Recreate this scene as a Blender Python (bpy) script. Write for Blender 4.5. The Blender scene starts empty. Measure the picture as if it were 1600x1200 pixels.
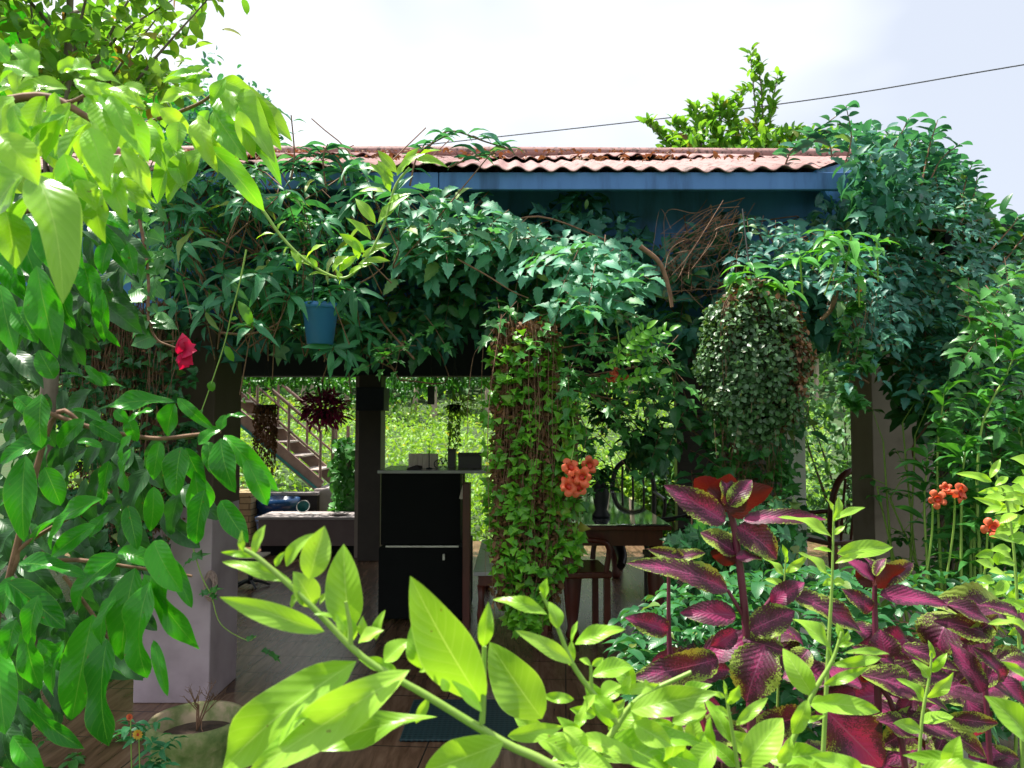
import bpy, math, random
import numpy as np
from mathutils import Vector, Matrix
R = math.radians
sc = bpy.context.scene
col = sc.collection

# ------------------------------------------------------------------ camera, world, sun, exposure
F = 1180.0; CZ = 1.4; PITCH = R(2.9)
cam_d = bpy.data.cameras.new('camera'); cam = bpy.data.objects.new('camera', cam_d); col.objects.link(cam)
cam.location = (0, 0, CZ); cam.rotation_euler = (R(90) + PITCH, 0, 0)
cam_d.sensor_width = 36; cam_d.lens = F / 1600 * 36; cam_d.clip_start = 0.05; cam_d.clip_end = 800
sc.camera = cam
cam_d.dof.use_dof = True; cam_d.dof.focus_distance = 2.3; cam_d.dof.aperture_fstop = 11
SUN_DIR = Vector((-0.37, 0.17, 0.92)).normalized()
SUN_EL = math.asin(SUN_DIR.z); SUN_AZ = math.atan2(SUN_DIR.x, SUN_DIR.y)
w = bpy.data.worlds.new('World'); sc.world = w; w.use_nodes = True
nt = w.node_tree; nt.nodes.clear()
def wn(t, **k):
    n = nt.nodes.new(t)
    for a, b in k.items(): setattr(n, a, b)
    return n
out = wn('ShaderNodeOutputWorld'); bg = wn('ShaderNodeBackground'); bg.inputs[1].default_value = 0.13
sky = wn('ShaderNodeTexSky', sky_type='NISHITA', sun_disc=False, sun_elevation=SUN_EL, sun_rotation=SUN_AZ)
sky.air_density = 1.0; sky.dust_density = 2.0
tc = wn('ShaderNodeTexCoord'); mp = wn('ShaderNodeMapping'); mp.inputs['Scale'].default_value = (1, 1, 1.8)
mp.inputs['Location'].default_value = (0.35, 0.1, 0.28)
ns = wn('ShaderNodeTexNoise'); ns.inputs['Scale'].default_value = 1.6; ns.inputs['Detail'].default_value = 4; ns.inputs['Roughness'].default_value = 0.42
rp = wn('ShaderNodeValToRGB'); rp.color_ramp.elements[0].position = 0.42; rp.color_ramp.elements[1].position = 0.58
rp.color_ramp.elements[0].color = (3.0, 3.2, 3.6, 1); rp.color_ramp.elements[1].color = (4.9, 5.0, 5.15, 1)
mx = wn('ShaderNodeMix', data_type='RGBA'); mx.inputs[0].default_value = 0.88
nt.links.new(tc.outputs['Generated'], mp.inputs[0]); nt.links.new(mp.outputs[0], ns.inputs['Vector'])
nt.links.new(ns.outputs[0], rp.inputs[0]); nt.links.new(sky.outputs[0], mx.inputs[6]); nt.links.new(rp.outputs[0], mx.inputs[7])
nt.links.new(mx.outputs[2], bg.inputs[0]); nt.links.new(bg.outputs[0], out.inputs[0])
sun_d = bpy.data.lights.new('sun', 'SUN'); sun_d.energy = 5.0; sun_d.angle = R(0.9); sun_d.color = (1, 0.95, 0.86)
sun = bpy.data.objects.new('sun', sun_d); col.objects.link(sun)
sun.rotation_euler = SUN_DIR.to_track_quat('Z', 'Y').to_euler()
sc.view_settings.view_transform = 'Standard'; sc.view_settings.look = 'None'
sc.view_settings.exposure = 1.06; sc.view_settings.gamma = 1
sc.cycles.max_bounces = 7; sc.cycles.transmission_bounces = 4; sc.cycles.transparent_max_bounces = 4
sc.cycles.use_denoising = True

# ------------------------------------------------------------------ helpers
def W(px, py, d):
    """world point seen at photo pixel px,py standing at distance d (world Y)"""
    x = (px - 800) / F; y = (600 - py) / F
    t = d / (math.cos(PITCH) - y * math.sin(PITCH))
    return Vector((x * t, d, CZ + (math.sin(PITCH) + y * math.cos(PITCH)) * t))

def tag(o, label=None, cat=None, group=None, kind=None):
    if label: o['label'] = label
    if cat: o['category'] = cat
    if group: o['group'] = group
    if kind: o['kind'] = kind
    return o

def empty(name, loc, label, cat, group=None, rz=0):
    o = bpy.data.objects.new(name, None); col.objects.link(o); o.location = loc; o.rotation_euler = (0, 0, rz)
    o.empty_display_size = 0.1
    return tag(o, label, cat, group)

def link(name, me, mat, parent=None, local=False):
    o = bpy.data.objects.new(name, me); col.objects.link(o)
    if mat: me.materials.append(mat)
    if parent:
        o.parent = parent
        if not local:      # geometry was given in world coordinates: move it into the parent's frame
            M = Matrix.LocRotScale(parent.location, parent.rotation_euler, None).inverted()
            if parent.parent: M = Matrix.LocRotScale(parent.location, parent.rotation_euler, None).inverted() @ Matrix.LocRotScale(parent.parent.location, parent.parent.rotation_euler, None).inverted()
            me.transform(M)
    return o

def copy_tree(o, parent=None):
    c = o.copy(); col.objects.link(c); c.parent = parent
    for ch in [k for k in bpy.data.objects if k.parent == o]: copy_tree(ch, c)
    return c

class MB:
    def __init__(s): s.v = []; s.f = []; s.sm = []
    def add(s, vs, fs, smooth=False):
        b = len(s.v); s.v += [tuple(v) for v in vs]; s.f += [tuple(b + i for i in f) for f in fs]; s.sm += [smooth] * len(fs); return s
    def box(s, x0, x1, y0, y1, z0, z1, M=None):
        vs = [Vector((x, y, z)) for z in (z0, z1) for x, y in ((x0, y0), (x1, y0), (x1, y1), (x0, y1))]
        if M: vs = [M @ v for v in vs]
        return s.add(vs, [(3, 2, 1, 0), (4, 5, 6, 7), (0, 1, 5, 4), (1, 2, 6, 5), (2, 3, 7, 6), (3, 0, 4, 7)])
    def bar(s, a, b, wx, wy, up=(0, 0, 1)):
        a = Vector(a); b = Vector(b); z = (b - a).normalized(); up = Vector(up)
        if abs(z.dot(up)) > .98: up = Vector((0, 1, 0))
        x = up.cross(z).normalized(); y = z.cross(x)
        vs = [p + x * i * wx / 2 + y * j * wy / 2 for p in (a, b) for i, j in ((-1, -1), (1, -1), (1, 1), (-1, 1))]
        return s.add(vs, [(3, 2, 1, 0), (4, 5, 6, 7), (0, 1, 5, 4), (1, 2, 6, 5), (2, 3, 7, 6), (3, 0, 4, 7)])
    def tube(s, pts, r0, r1=None, n=6, cap=True):
        r1 = r0 if r1 is None else r1; pts = [Vector(p) for p in pts]; k = len(pts); vs = []
        ref = Vector((0.31, 0.2, 0.93))
        for i, p in enumerate(pts):
            t = (pts[min(i + 1, k - 1)] - pts[max(i - 1, 0)]).normalized()
            if t.length < .5: t = Vector((0, 0, 1))
            x = t.cross(ref)
            if x.length < .05: x = t.cross(Vector((1, 0, 0)))
            x.normalize(); y = t.cross(x)
            r = r0 + (r1 - r0) * i / max(1, k - 1)
            for j in range(n):
                a = 2 * math.pi * j / n; vs.append(p + x * math.cos(a) * r + y * math.sin(a) * r)
        fs = [(i * n + j, i * n + (j + 1) % n, (i + 1) * n + (j + 1) % n, (i + 1) * n + j) for i in range(k - 1) for j in range(n)]
        s.add(vs, fs, True)
        if cap: s.add(vs[:n], [tuple(range(n))[::-1]]); s.add(vs[-n:], [tuple(range(n))])
        return s
    def lathe(s, c, prof, n=28):
        c = Vector(c); vs = []
        for r, z in prof:
            for j in range(n):
                a = 2 * math.pi * j / n; vs.append(c + Vector((math.cos(a) * r, math.sin(a) * r, z)))
        k = len(prof)
        fs = [(i * n + j, i * n + (j + 1) % n, (i + 1) * n + (j + 1) % n, (i + 1) * n + j) for i in range(k - 1) for j in range(n)]
        return s.add(vs, fs, True)
    def build(s, name, mat, parent=None, bevel=0, local=False):
        me = bpy.data.meshes.new(name); me.from_pydata(s.v, [], s.f); me.polygons.foreach_set('use_smooth', s.sm); me.update()
        o = link(name, me, mat, parent, local)
        if bevel:
            m = o.modifiers.new('bevel', 'BEVEL'); m.width = bevel; m.segments = 2; m.limit_method = 'ANGLE'
        return o

def curve(pts, n=8):
    """smooth polyline (Catmull-Rom)"""
    P = [Vector(p) for p in pts]; P = [P[0] * 2 - P[1]] + P + [P[-1] * 2 - P[-2]]; o = []
    for i in range(1, len(P) - 2):
        for j in range(n):
            t = j / n; a, b, c, d = P[i - 1:i + 3]
            o.append(.5 * ((2 * b) + (c - a) * t + (2 * a - 5 * b + 4 * c - d) * t * t + (3 * b - a - 3 * c + d) * t ** 3))
    o.append(P[-2]); return o

# ---- leaves: numpy templates, (u across, t along, local fold height)
def strip(n, wf, fold=.25, cols=1):
    us = np.linspace(-1, 1, 2 * cols + 1); V = []; UV = []
    for i in range(n + 1):
        t = i / n; hw = max(wf(t), 0.004)
        for u in us:
            V.append((u * hw * .5, t, abs(u) * hw * .5 * fold)); UV.append((u * .5 + .5, t))
    c = len(us); Fs = [(i * c + j, i * c + j + 1, (i + 1) * c + j + 1, (i + 1) * c + j) for i in range(n) for j in range(c - 1)]
    return np.array(V), np.array(UV), np.array(Fs)
def fan(outline, fold=.2):
    """leaf from an outline of (x, t) points run from the base round to the base; quads from a middle line"""
    V = [(0, 0, 0)]; UV = [(.5, 0)]
    half = outline; k = len(half); V = []; UV = []; 
    for x, t in half: V.append((-x, t, x * fold)); UV.append((.5 - x, t))
    for x, t in half: tm = min(max(t, 0.0), 1.0); V.append((0, tm, 0)); UV.append((.5, tm))
    for x, t in half: V.append((x, t, x * fold)); UV.append((.5 + x, t))
    Fs = [(i, k + i, k + i + 1, i + 1) for i in range(k - 1)] + [(k + i, 2 * k + i, 2 * k + i + 1, k + i + 1) for i in range(k - 1)]
    return np.array(V), np.array(UV), np.array(Fs)
lan = lambda p, q: (lambda t: (t ** p) * ((1 - t) ** q) / ((p / (p + q)) ** p * (q / (p + q)) ** q))
def serr(f, n, a): return lambda t: f(t) * (1 - a * ((t * n) % 1.0))
T_HERO = strip(14, lan(.75, .95), .35, 3)
T_HEROW = strip(14, lan(.6, .75), .3, 3)
T_LANCE = strip(6, lan(.8, 1.1), .4)
T_OVAL = strip(5, lan(.5, .6), .3)
T_SERR = strip(15, serr(lan(.6, 1.0), 5, .38), .4)
T_COL = strip(36, serr(lan(.5, .85), 12, .12), .3, 3)
T_TINY = strip(2, lambda t: (.45, 1.0, .35)[int(round(t * 2))], .3)
T_QUAD = strip(2, lambda t: (.1, 1.0, .12)[int(round(t * 2))], .5)
T_LOBE = fan([(0.03, 0), (.30, .02), (.50, .12), (.36, .26), (.28, .34), (.52, .62), (.30, .56), (.18, .60), (.10, .80), (0.005, 1.0)], .25)
T_IVY = fan([(0.03, 0), (.30, -.05), (.55, .22), (.34, .42), (.22, .70), (0.01, 1.0)], .35)
T_HEART = fan([(0.02, .05), (.25, -.08), (.45, .12), (.46, .38), (.30, .66), (.12, .86), (0.01, 1.0)], .2)

rng = np.random.default_rng(7)
class Leaves:
    def __init__(s): s.d = {}
    def add(s, T, P, ax, nr, L, Wd, bend=.15, wave=0.0, twist=0.0):
        s.d.setdefault(id(T), (T, []))[1].append((*P, *ax, *nr, L, Wd, bend, wave, twist, rng.random() * 6.28))
    def build(s, name, mat, parent=None, keep_local=False):
        VV = []; FF = []; UU = []; b = 0
        for T, rows in s.d.values():
            tv, tuv, tf = T; A = np.array(rows, float); N = len(A)
            P = A[:, 0:3]; ax = A[:, 3:6]; nr = A[:, 6:9]; L = A[:, 9:10]; Wd = A[:, 10:11]; be = A[:, 11:12]; wv = A[:, 12:13]; tw = A[:, 13:14]; ph = A[:, 14:15]
            ax = ax / (np.linalg.norm(ax, axis=1, keepdims=True) + 1e-9)
            nr = nr - ax * (nr * ax).sum(1, keepdims=True); ln = np.linalg.norm(nr, axis=1, keepdims=True)
            alt = np.cross(ax, [0.3, 0.9, 0.1]); nr = np.where(ln > .05, nr / (ln + 1e-9), alt / (np.linalg.norm(alt, axis=1, keepdims=True) + 1e-9))
            sd = np.cross(ax, nr)
            u = tv[None, :, 0] * Wd; t = np.repeat(tv[None, :, 1], N, 0); h = tv[None, :, 2] * Wd
            h = h + be * L * 4 * t * (1 - t) * .5 + wv * L * np.sin(t * 9 + ph) * np.abs(tv[None, :, 0]) * np.sign(tv[None, :, 0] + 1e-6)
            a = tw * (t - .5); uu = u * np.cos(a) - h * np.sin(a) * .0; hh = h + u * np.sin(a)
            V = P[:, None] + ax[:, None] * (t * L)[..., None] + sd[:, None] * uu[..., None] + nr[:, None] * hh[..., None]
            nv = tv.shape[0]; VV.append(V.reshape(-1, 3)); UU.append(np.tile(tuv[tf.reshape(-1)], (N, 1)))
            FF.append((tf[None] + (np.arange(N) * nv)[:, None, None] + b).reshape(-1, 4)); b += N * nv
        V = np.concatenate(VV).astype('f'); Fc = np.concatenate(FF).astype('i'); U = np.concatenate(UU).astype('f')
        me = bpy.data.meshes.new(name); me.vertices.add(len(V)); me.vertices.foreach_set('co', V.ravel())
        me.loops.add(len(Fc) * 4); me.loops.foreach_set('vertex_index', Fc.ravel())
        me.polygons.add(len(Fc)); me.polygons.foreach_set('loop_start', np.arange(len(Fc), dtype='i') * 4)
        me.polygons.foreach_set('use_smooth', np.ones(len(Fc), bool))
        uv = me.uv_layers.new(name='UVMap'); uv.data.foreach_set('uv', U.ravel()); me.update(calc_edges=True)
        return link(name, me, mat, parent, keep_local)

def rv(a=1.0): return Vector(rng.normal(0, a, 3))
def rr(a, b): return a + (b - a) * rng.random()
UP = Vector((0, 0, 1)); TOCAM = Vector((0, -1, 0))
def inpoly(x, y, p):
    c = False; j = len(p) - 1
    for i in range(len(p)):
        if (p[i][1] > y) != (p[j][1] > y) and x < (p[j][0] - p[i][0]) * (y - p[i][1]) / (p[j][1] - p[i][1]) + p[i][0]: c = not c
        j = i
    return c
def samp(poly):
    xs = [p[0] for p in poly]; ys = [p[1] for p in poly]
    while 1:
        x, y = rr(min(xs), max(xs)), rr(min(ys), max(ys))
        if inpoly(x, y, poly): return x, y

def hero(Lv, bx, by, tx, ty, wpx, d, T=None, bend=None, dd=None, up=.55, roll=.25):
    T = T or T_HERO; L0 = math.hypot(tx - bx, ty - by) * d / F
    B = W(bx, by, d); Tp = W(tx, ty, d + (rr(-.3, .3) * L0 if dd is None else dd))
    ax = Tp - B; n = UP * up + TOCAM * .8 + rv(roll)
    if wpx < 0: n = UP * .35 - TOCAM * .95 + rv(.1); wpx = -wpx
    be = rr(.08, .3) if bend is None else bend
    Lv.add(T, B, ax, n, ax.length, wpx * d / F * rr(1.05, 1.22), be, rr(.05, .16), rr(-.5, .5))

def rosette(Lv, P, n, L, T=None, wr=.26, droop=.3, up=UP, spread=1.0):
    T = T or T_LANCE; a0 = rr(0, 6.28); up = Vector(up).normalized()
    x = up.orthogonal().normalized(); y = up.cross(x)
    for i in range(n):
        a = a0 + i * 2.4 + rr(-.3, .3); k = i / n
        ax = (x * math.cos(a) + y * math.sin(a)) * spread + up * rr(-droop * 1.4, .45 - droop) + Vector((0, 0, -droop * .6))
        l = L * rr(.65, 1.1); Lv.add(T, P + up * rr(-.25, .1) * L, ax, up + rv(.25), l, l * wr * rr(.85, 1.15), rr(.1, .4), rr(0, .1), rr(-.4, .4))

def pinnate(Lv, P, ax, nr, pairs, L, T=None, wr=.5, leaf=.34, st=None):
    T = T or T_SERR; ax = Vector(ax).normalized(); nr = (Vector(nr) - ax * Vector(nr).dot(ax)).normalized(); sd = ax.cross(nr)
    for k in range(pairs):
        t = (k + .6) / (pairs + .3); c = P + ax * L * t - UP * L * t * t * .18
        for s in (-1, 1):
            l = L * leaf * rr(.8, 1.15); Lv.add(T, c, ax * .55 + sd * s + rv(.12) - UP * .15, nr + rv(.22), l, l * wr, rr(.1, .35), .05, rr(-.4, .4))
    e = P + ax * L - UP * L * .18; l = L * leaf * 1.2; Lv.add(T, e, ax - UP * .3 + rv(.1), nr + rv(.2), l, l * wr, .2, .05)
    if st: st.tube([P, P + ax * L * .5 - UP * L * .045, e], L * .012, L * .006, 3, False)

# ------------------------------------------------------------------ materials
def mat(name):
    m = bpy.data.materials.new(name); m.use_nodes = True; t = m.node_tree; t.nodes.clear(); return m, t
def N(t, ty, ins={}, **k):
    n = t.nodes.new(ty)
    for a, b in k.items(): setattr(n, a, b)
    for a, b in ins.items():
        if isinstance(b, bpy.types.NodeSocket): t.links.new(b, n.inputs[a])
        else: n.inputs[a].default_value = b
    return n
def c4(c): return (*c, 1) if len(c) == 3 else c
def ramp(t, fac, stops):
    n = N(t, 'ShaderNodeValToRGB', {0: fac}); e = n.color_ramp.elements
    while len(e) < len(stops): e.new(.5)
    for i, (p, c) in enumerate(stops): e[i].position = p; e[i].color = c4(c)
    return n.outputs[0]
def mixc(t, f, a, b, bt='MIX'):
    n = N(t, 'ShaderNodeMix', data_type='RGBA', blend_type=bt)
    for i, v in ((0, f), (6, a), (7, b)):
        if isinstance(v, bpy.types.NodeSocket): t.links.new(v, n.inputs[i])
        else: n.inputs[i].default_value = c4(v) if i else v
    return n.outputs[2]
def math_(t, op, a, b=0.0): return N(t, 'ShaderNodeMath', {0: a, 1: b}, operation=op).outputs[0]

def leafmat(name, ca, cb, vein=None, tr=.35, rough=.38, trc=None, cc=None, spec=.5):
    m, t = mat(name); o = N(t, 'ShaderNodeOutputMaterial')
    g = N(t, 'ShaderNodeNewGeometry'); r = g.outputs['Random Per Island']
    stops = [(0, ca), (.85, cb)] + ([(1.0, cc)] if cc else []); 
    if cc: stops[1] = (.86, cb); stops.insert(2, (.93, cb))
    base = ramp(t, r, stops); h = None
    obj = N(t, 'ShaderNodeTexCoord').outputs['Object']
    nz = N(t, 'ShaderNodeTexNoise', {'Vector': obj, 'Scale': 28.0, 'Detail': 2.0}).outputs[0]
    nz2 = N(t, 'ShaderNodeTexNoise', {'Vector': obj, 'Scale': 9.0, 'Detail': 3.0}).outputs[0]
    base = mixc(t, math_(t, 'MULTIPLY', nz, .35), base, cb)
    base = mixc(t, 1.0, base, ramp(t, nz2, [(.3, (.62, .66, .6)), (.7, (1.3, 1.2, 1.3))]), 'MULTIPLY')
    P = N(t, 'ShaderNodeBsdfPrincipled', {'Roughness': rough, 'Specular IOR Level': spec})
    if vein:
        uv = N(t, 'ShaderNodeUVMap').outputs[0]; sp = N(t, 'ShaderNodeSeparateXYZ', {0: uv})
        ua = math_(t, 'ABSOLUTE', math_(t, 'SUBTRACT', sp.outputs[0], .5))
        mid = math_(t, 'MULTIPLY', math_(t, 'LESS_THAN', ua, .014), .7)
        sv = math_(t, 'SINE', math_(t, 'MULTIPLY', math_(t, 'SUBTRACT', sp.outputs[1], math_(t, 'MULTIPLY', ua, .45)), 62.0))
        sv2 = math_(t, 'GREATER_THAN', sv, .93)
        v = math_(t, 'MAXIMUM', mid, math_(t, 'MULTIPLY', sv2, .16))
        base = mixc(t, math_(t, 'MAXIMUM', v, math_(t, 'MULTIPLY', math_(t, 'GREATER_THAN', ua, .482), .5)), base, vein)
        bp = N(t, 'ShaderNodeBump', {'Height': math_(t, 'ADD', math_(t, 'MULTIPLY', sv, .5), math_(t, 'MULTIPLY', nz, 1.5)), 'Strength': .12, 'Distance': .002})
        t.links.new(bp.outputs[0], P.inputs['Normal'])
        sp_ = N(t, 'ShaderNodeTexNoise', {'Vector': obj, 'Scale': 120.0, 'Detail': 2.0}).outputs[0]
        base = mixc(t, ramp(t, sp_, [(.73, (0, 0, 0)), (.76, (.7, .7, .7))]), base, (.16, .10, .02))
    t.links.new(base, P.inputs['Base Color'])
    tcol = mixc(t, 1.0, base, trc or (1.6, 1.5, .5), 'MULTIPLY')
    T = N(t, 'ShaderNodeBsdfTranslucent', {'Color': tcol}); mixs = N(t, 'ShaderNodeMixShader', {0: tr, 1: P.outputs[0], 2: T.outputs[0]})
    t.links.new(mixs.outputs[0], o.inputs[0]); return m

def coleusmat():
    m, t = mat('coleus_leaf'); o = N(t, 'ShaderNodeOutputMaterial')
    g = N(t, 'ShaderNodeNewGeometry'); r = g.outputs['Random Per Island']
    uv = N(t, 'ShaderNodeUVMap').outputs[0]; sp = N(t, 'ShaderNodeSeparateXYZ', {0: uv})
    ua = math_(t, 'ABSOLUTE', math_(t, 'SUBTRACT', sp.outputs[0], .5))
    obj = N(t, 'ShaderNodeTexCoord').outputs['Object']
    nz = N(t, 'ShaderNodeTexNoise', {'Vector': obj, 'Scale': 20.0, 'Detail': 3.0}).outputs[0]
    nf = N(t, 'ShaderNodeTexNoise', {'Vector': obj, 'Scale': 420.0, 'Detail': 2.0}).outputs[0]
    # distance from the rim: green rim, purple heart, pink along the middle near the base
    e = math_(t, 'ADD', math_(t, 'MULTIPLY', ua, 1.9), math_(t, 'MULTIPLY', math_(t, 'SUBTRACT', nz, .5), 2.2))
    e = math_(t, 'ADD', e, math_(t, 'MULTIPLY', math_(t, 'SUBTRACT', nf, .5), 1.5))
    e = math_(t, 'ADD', e, math_(t, 'MULTIPLY', math_(t, 'SUBTRACT', r, .72), .62))
    base = ramp(t, e, [(.0, (.30, .03, .12)), (.10, (.14, .035, .078)), (.42, (.075, .016, .036)), (.76, (.07, .028, .022)), (.86, (.13, .18, .028)), (1.05, (.26, .38, .05))])
    sv = math_(t, 'SINE', math_(t, 'MULTIPLY', math_(t, 'ADD', math_(t, 'SUBTRACT', sp.outputs[1], math_(t, 'MULTIPLY', ua, .7)), math_(t, 'MULTIPLY', nz, .16)), 62.0))
    v = math_(t, 'MAXIMUM', math_(t, 'LESS_THAN', ua, .015), math_(t, 'MULTIPLY', math_(t, 'GREATER_THAN', sv, .95), .12))
    base = mixc(t, v, base, (.30, .08, .17)); back = g.outputs['Backfacing']
    base = mixc(t, back, base, (.085, .012, .010))
    bp = N(t, 'ShaderNodeBump', {'Height': math_(t, 'ADD', sv, math_(t, 'MULTIPLY', nf, 1.2)), 'Strength': .16, 'Distance': .003})
    P = N(t, 'ShaderNodeBsdfPrincipled', {'Base Color': base, 'Roughness': .5, 'Normal': bp.outputs[0], 'Specular IOR Level': .4})
    T = N(t, 'ShaderNodeBsdfTranslucent', {'Color': mixc(t, 1.0, base, (1.5, .5, .35), 'MULTIPLY')})
    t.links.new(N(t, 'ShaderNodeMixShader', {0: .28, 1: P.outputs[0], 2: T.outputs[0]}).outputs[0], o.inputs[0]); return m

def surf(name, ca, cb, scale=6, rough=.6, metal=0, bump=.3, detail=5, stops=None, dist=.004, spec=.5, stretch=(1, 1, 1)):
    m, t = mat(name); o = N(t, 'ShaderNodeOutputMaterial')
    obj = N(t, 'ShaderNodeTexCoord').outputs['Object']; mp = N(t, 'ShaderNodeMapping', {0: obj, 'Scale': stretch}).outputs[0]
    nz = N(t, 'ShaderNodeTexNoise', {'Vector': mp, 'Scale': float(scale), 'Detail': float(detail), 'Roughness': .6}).outputs[0]
    base = ramp(t, nz, stops or [(.3, ca), (.7, cb)])
    bp = N(t, 'ShaderNodeBump', {'Height': nz, 'Strength': bump, 'Distance': dist})
    P = N(t, 'ShaderNodeBsdfPrincipled', {'Base Color': base, 'Roughness': rough, 'Metallic': metal, 'Normal': bp.outputs[0], 'Specular IOR Level': spec})
    t.links.new(P.outputs[0], o.inputs[0]); return m

M = {}
M['lime'] = leafmat('lime_leaf', (.38, .63, .08), (.24, .52, .025), (.50, .72, .18), tr=.40, rough=.36)
M['broad'] = leafmat('broad_leaf', (.014, .18, .008), (.05, .34, .012), (.16, .42, .05), tr=.36, rough=.28, spec=.38)
M['broad_young'] = leafmat('young_broad_leaf', (.11, .42, .03), (.33, .60, .05), (.40, .62, .12), tr=.42, rough=.28)
M['fresh'] = leafmat('fresh_green_leaf', (.05, .28, .05), (.12, .40, .05), (.2, .45, .12), tr=.36, rough=.34)
M['inner'] = leafmat('shaded_fill_leaf', (.012, .07, .012), (.02, .12, .015), (.05, .18, .04), tr=.25, rough=.4)  # shade on the fill leaves behind, put into a darker green
M['jasmine'] = leafmat('narrow_leaf', (.035, .20, .10), (.065, .31, .12), (.16, .38, .16), tr=.34, rough=.48, cc=(.35, .40, .06))  # bluer green carries the flare haze over the upper vines
M['trumpet'] = leafmat('toothed_leaf', (.06, .26, .17), (.10, .37, .20), (.2, .42, .22), tr=.34, rough=.52, cc=(.30, .40, .05))  # flare haze over the eave vines put into the bluer leaf colour
M['trumpet_dark'] = leafmat('deep_toothed_leaf', (.02, .11, .045), (.045, .20, .055), (.1, .25, .08), tr=.3, rough=.36, cc=(.22, .28, .05))  # darker copy of the toothed leaf; sheltered vines' shade put into colour
M['lobed'] = leafmat('lobed_leaf', (.03, .17, .04), (.07, .28, .045), (.15, .35, .1), tr=.34, rough=.38)
M['creeper'] = leafmat('creeper_leaf', (.04, .22, .015), (.17, .46, .03), None, tr=.36, rough=.4, cc=(.22, .10, .03))
M['tiny'] = leafmat('tiny_leaf', (.02, .06, .025), (.10, .22, .08), None, tr=.2, rough=.4, cc=(.12, .05, .03))
M['dry'] = leafmat('dry_leaf', (.10, .045, .022), (.24, .12, .05), None, tr=.2, rough=.7, trc=(1.2, .8, .4))
M['field'] = leafmat('field_leaf', (.14, .34, .05), (.25, .46, .06), None, tr=.35, rough=.5, cc=(.45, .42, .08))
M['forest'] = leafmat('forest_leaf', (.05, .17, .06), (.10, .26, .07), None, tr=.3, rough=.5)
M['sky_leaf'] = leafmat('round_tree_leaf', (.07, .26, .04), (.20, .42, .05), None, tr=.42, rough=.36, cc=(.30, .08, .05))
M['bluegreen'] = leafmat('veil_blue_leaf', (.03, .15, .13), (.06, .25, .17), None, tr=.34, rough=.48, cc=(.20, .33, .08))  # blue of the flare veil put into the leaf colour
M['purple_leaf'] = leafmat('purple_leaf', (.40, .05, .20), (.14, .03, .07), None, tr=.45, rough=.4, trc=(1.6, .4, .8))
M['coleus'] = coleusmat()
M['magenta'] = leafmat('pink_petal', (.75, .012, .13), (.62, .01, .08), None, tr=.3, rough=.55, trc=(1.3, .4, .6))
M['orange'] = leafmat('orange_petal', (.88, .22, .09), (.82, .16, .06), None, tr=.3, rough=.5, trc=(1.2, .5, .4))
M['yellow'] = leafmat('yellow_petal', (.8, .55, .05), (.75, .35, .04), None, tr=.25, rough=.5, trc=(1.1, .8, .4))
M['throat'] = surf('flower_throat', (.45, .02, .01), (.5, .05, .02), 40)
M['greenstem'] = surf('green_stem', (.20, .36, .05), (.28, .42, .08), 30, .5)
M['twig'] = surf('brown_twig', (.13, .065, .035), (.26, .14, .08), 40, .8)
M['purple_stem'] = surf('purple_stem', (.16, .02, .06), (.10, .015, .03), 30, .45)
M['bark'] = surf('bark', (.07, .05, .035), (.20, .16, .12), 18, .9, bump=.8, stretch=(1, 1, .25))
M['palebark'] = surf('pale_bark', (.30, .22, .17), (.48, .38, .30), 12, .9, bump=.6, stretch=(1, 1, .25))
M['plaster'] = surf('lilac_plaster', (.40, .33, .36), (.50, .42, .45), 3, .75, stops=[(.2, (.30, .24, .25)), (.45, (.43, .35, .38)), (.8, (.50, .42, .45))], bump=.25)
M['plaster_warm'] = surf('beige_plaster', None, None, 2.5, .8, stops=[(.25, (.14, .11, .08)), (.45, (.26, .21, .17)), (.8, (.34, .28, .23))], bump=.25)
M['white_paint'] = surf('white_paint', (.62, .60, .56), (.75, .73, .69), 5, .6)
M['veil_board'] = surf('veil_blue_fascia', None, None, 4, .65, bump=.15, stretch=(2.5, 1, .35), stops=[(.3, (.03, .08, .20)), (.5, (.07, .18, .43)), (.75, (.085, .21, .48))])  # blue haze of lens flare put into the board colour
M['veil_navy'] = surf('veil_navy_lintel', None, None, 3, .7, bump=.15, stretch=(2.5, 1, .5), stops=[(.3, (.05, .13, .30)), (.5, (.08, .25, .58)), (.75, (.10, .31, .68))])  # shade and blue flare veil under the eave put into this colour
M['dark_wood'] = surf('dark_wood', (.012, .008, .006), (.03, .02, .015), 8, .4, stretch=(1, 1, 6), bump=.15)
M['ceiling'] = surf('dark_ceiling', (.010, .014, .022), (.016, .022, .035), 3, .7)
M['red_wood'] = surf('red_brown_wood', (.07, .014, .008), (.13, .028, .014), 7, .35, stretch=(6, 6, .8), bump=.15)
M['brown_post'] = surf('brown_column', (.035, .025, .018), (.05, .037, .027), 5, .6)
M['black'] = surf('black_laminate', (.004, .005, .005), (.006, .007, .007), 5, .7, spec=.15)
M['iron'] = surf('black_iron', (.012, .012, .014), (.02, .02, .022), 20, .45, metal=.3)
M['alu'] = surf('brushed_metal', (.45, .43, .40), (.6, .58, .54), 30, .35, metal=.8)
M['stair'] = surf('brown_painted_steel', (.20, .12, .10), (.32, .21, .17), 9, .55)
M['stair_tread'] = surf('grey_tread', (.35, .29, .26), (.5, .42, .38), 9, .6)
M['teal'] = surf('teal_paint', (.02, .16, .16), (.03, .22, .20), 5, .5)
M['concrete'] = surf('concrete', (.30, .26, .25), (.42, .37, .36), 8, .85, bump=.5)
M['stone'] = surf('sand_stone', (.34, .25, .14), (.48, .36, .20), 10, .85, bump=.8, dist=.01)
M['blue_pot'] = surf('blue_plastic', (.03, .15, .38), (.04, .19, .44), 3, .4)
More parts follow.
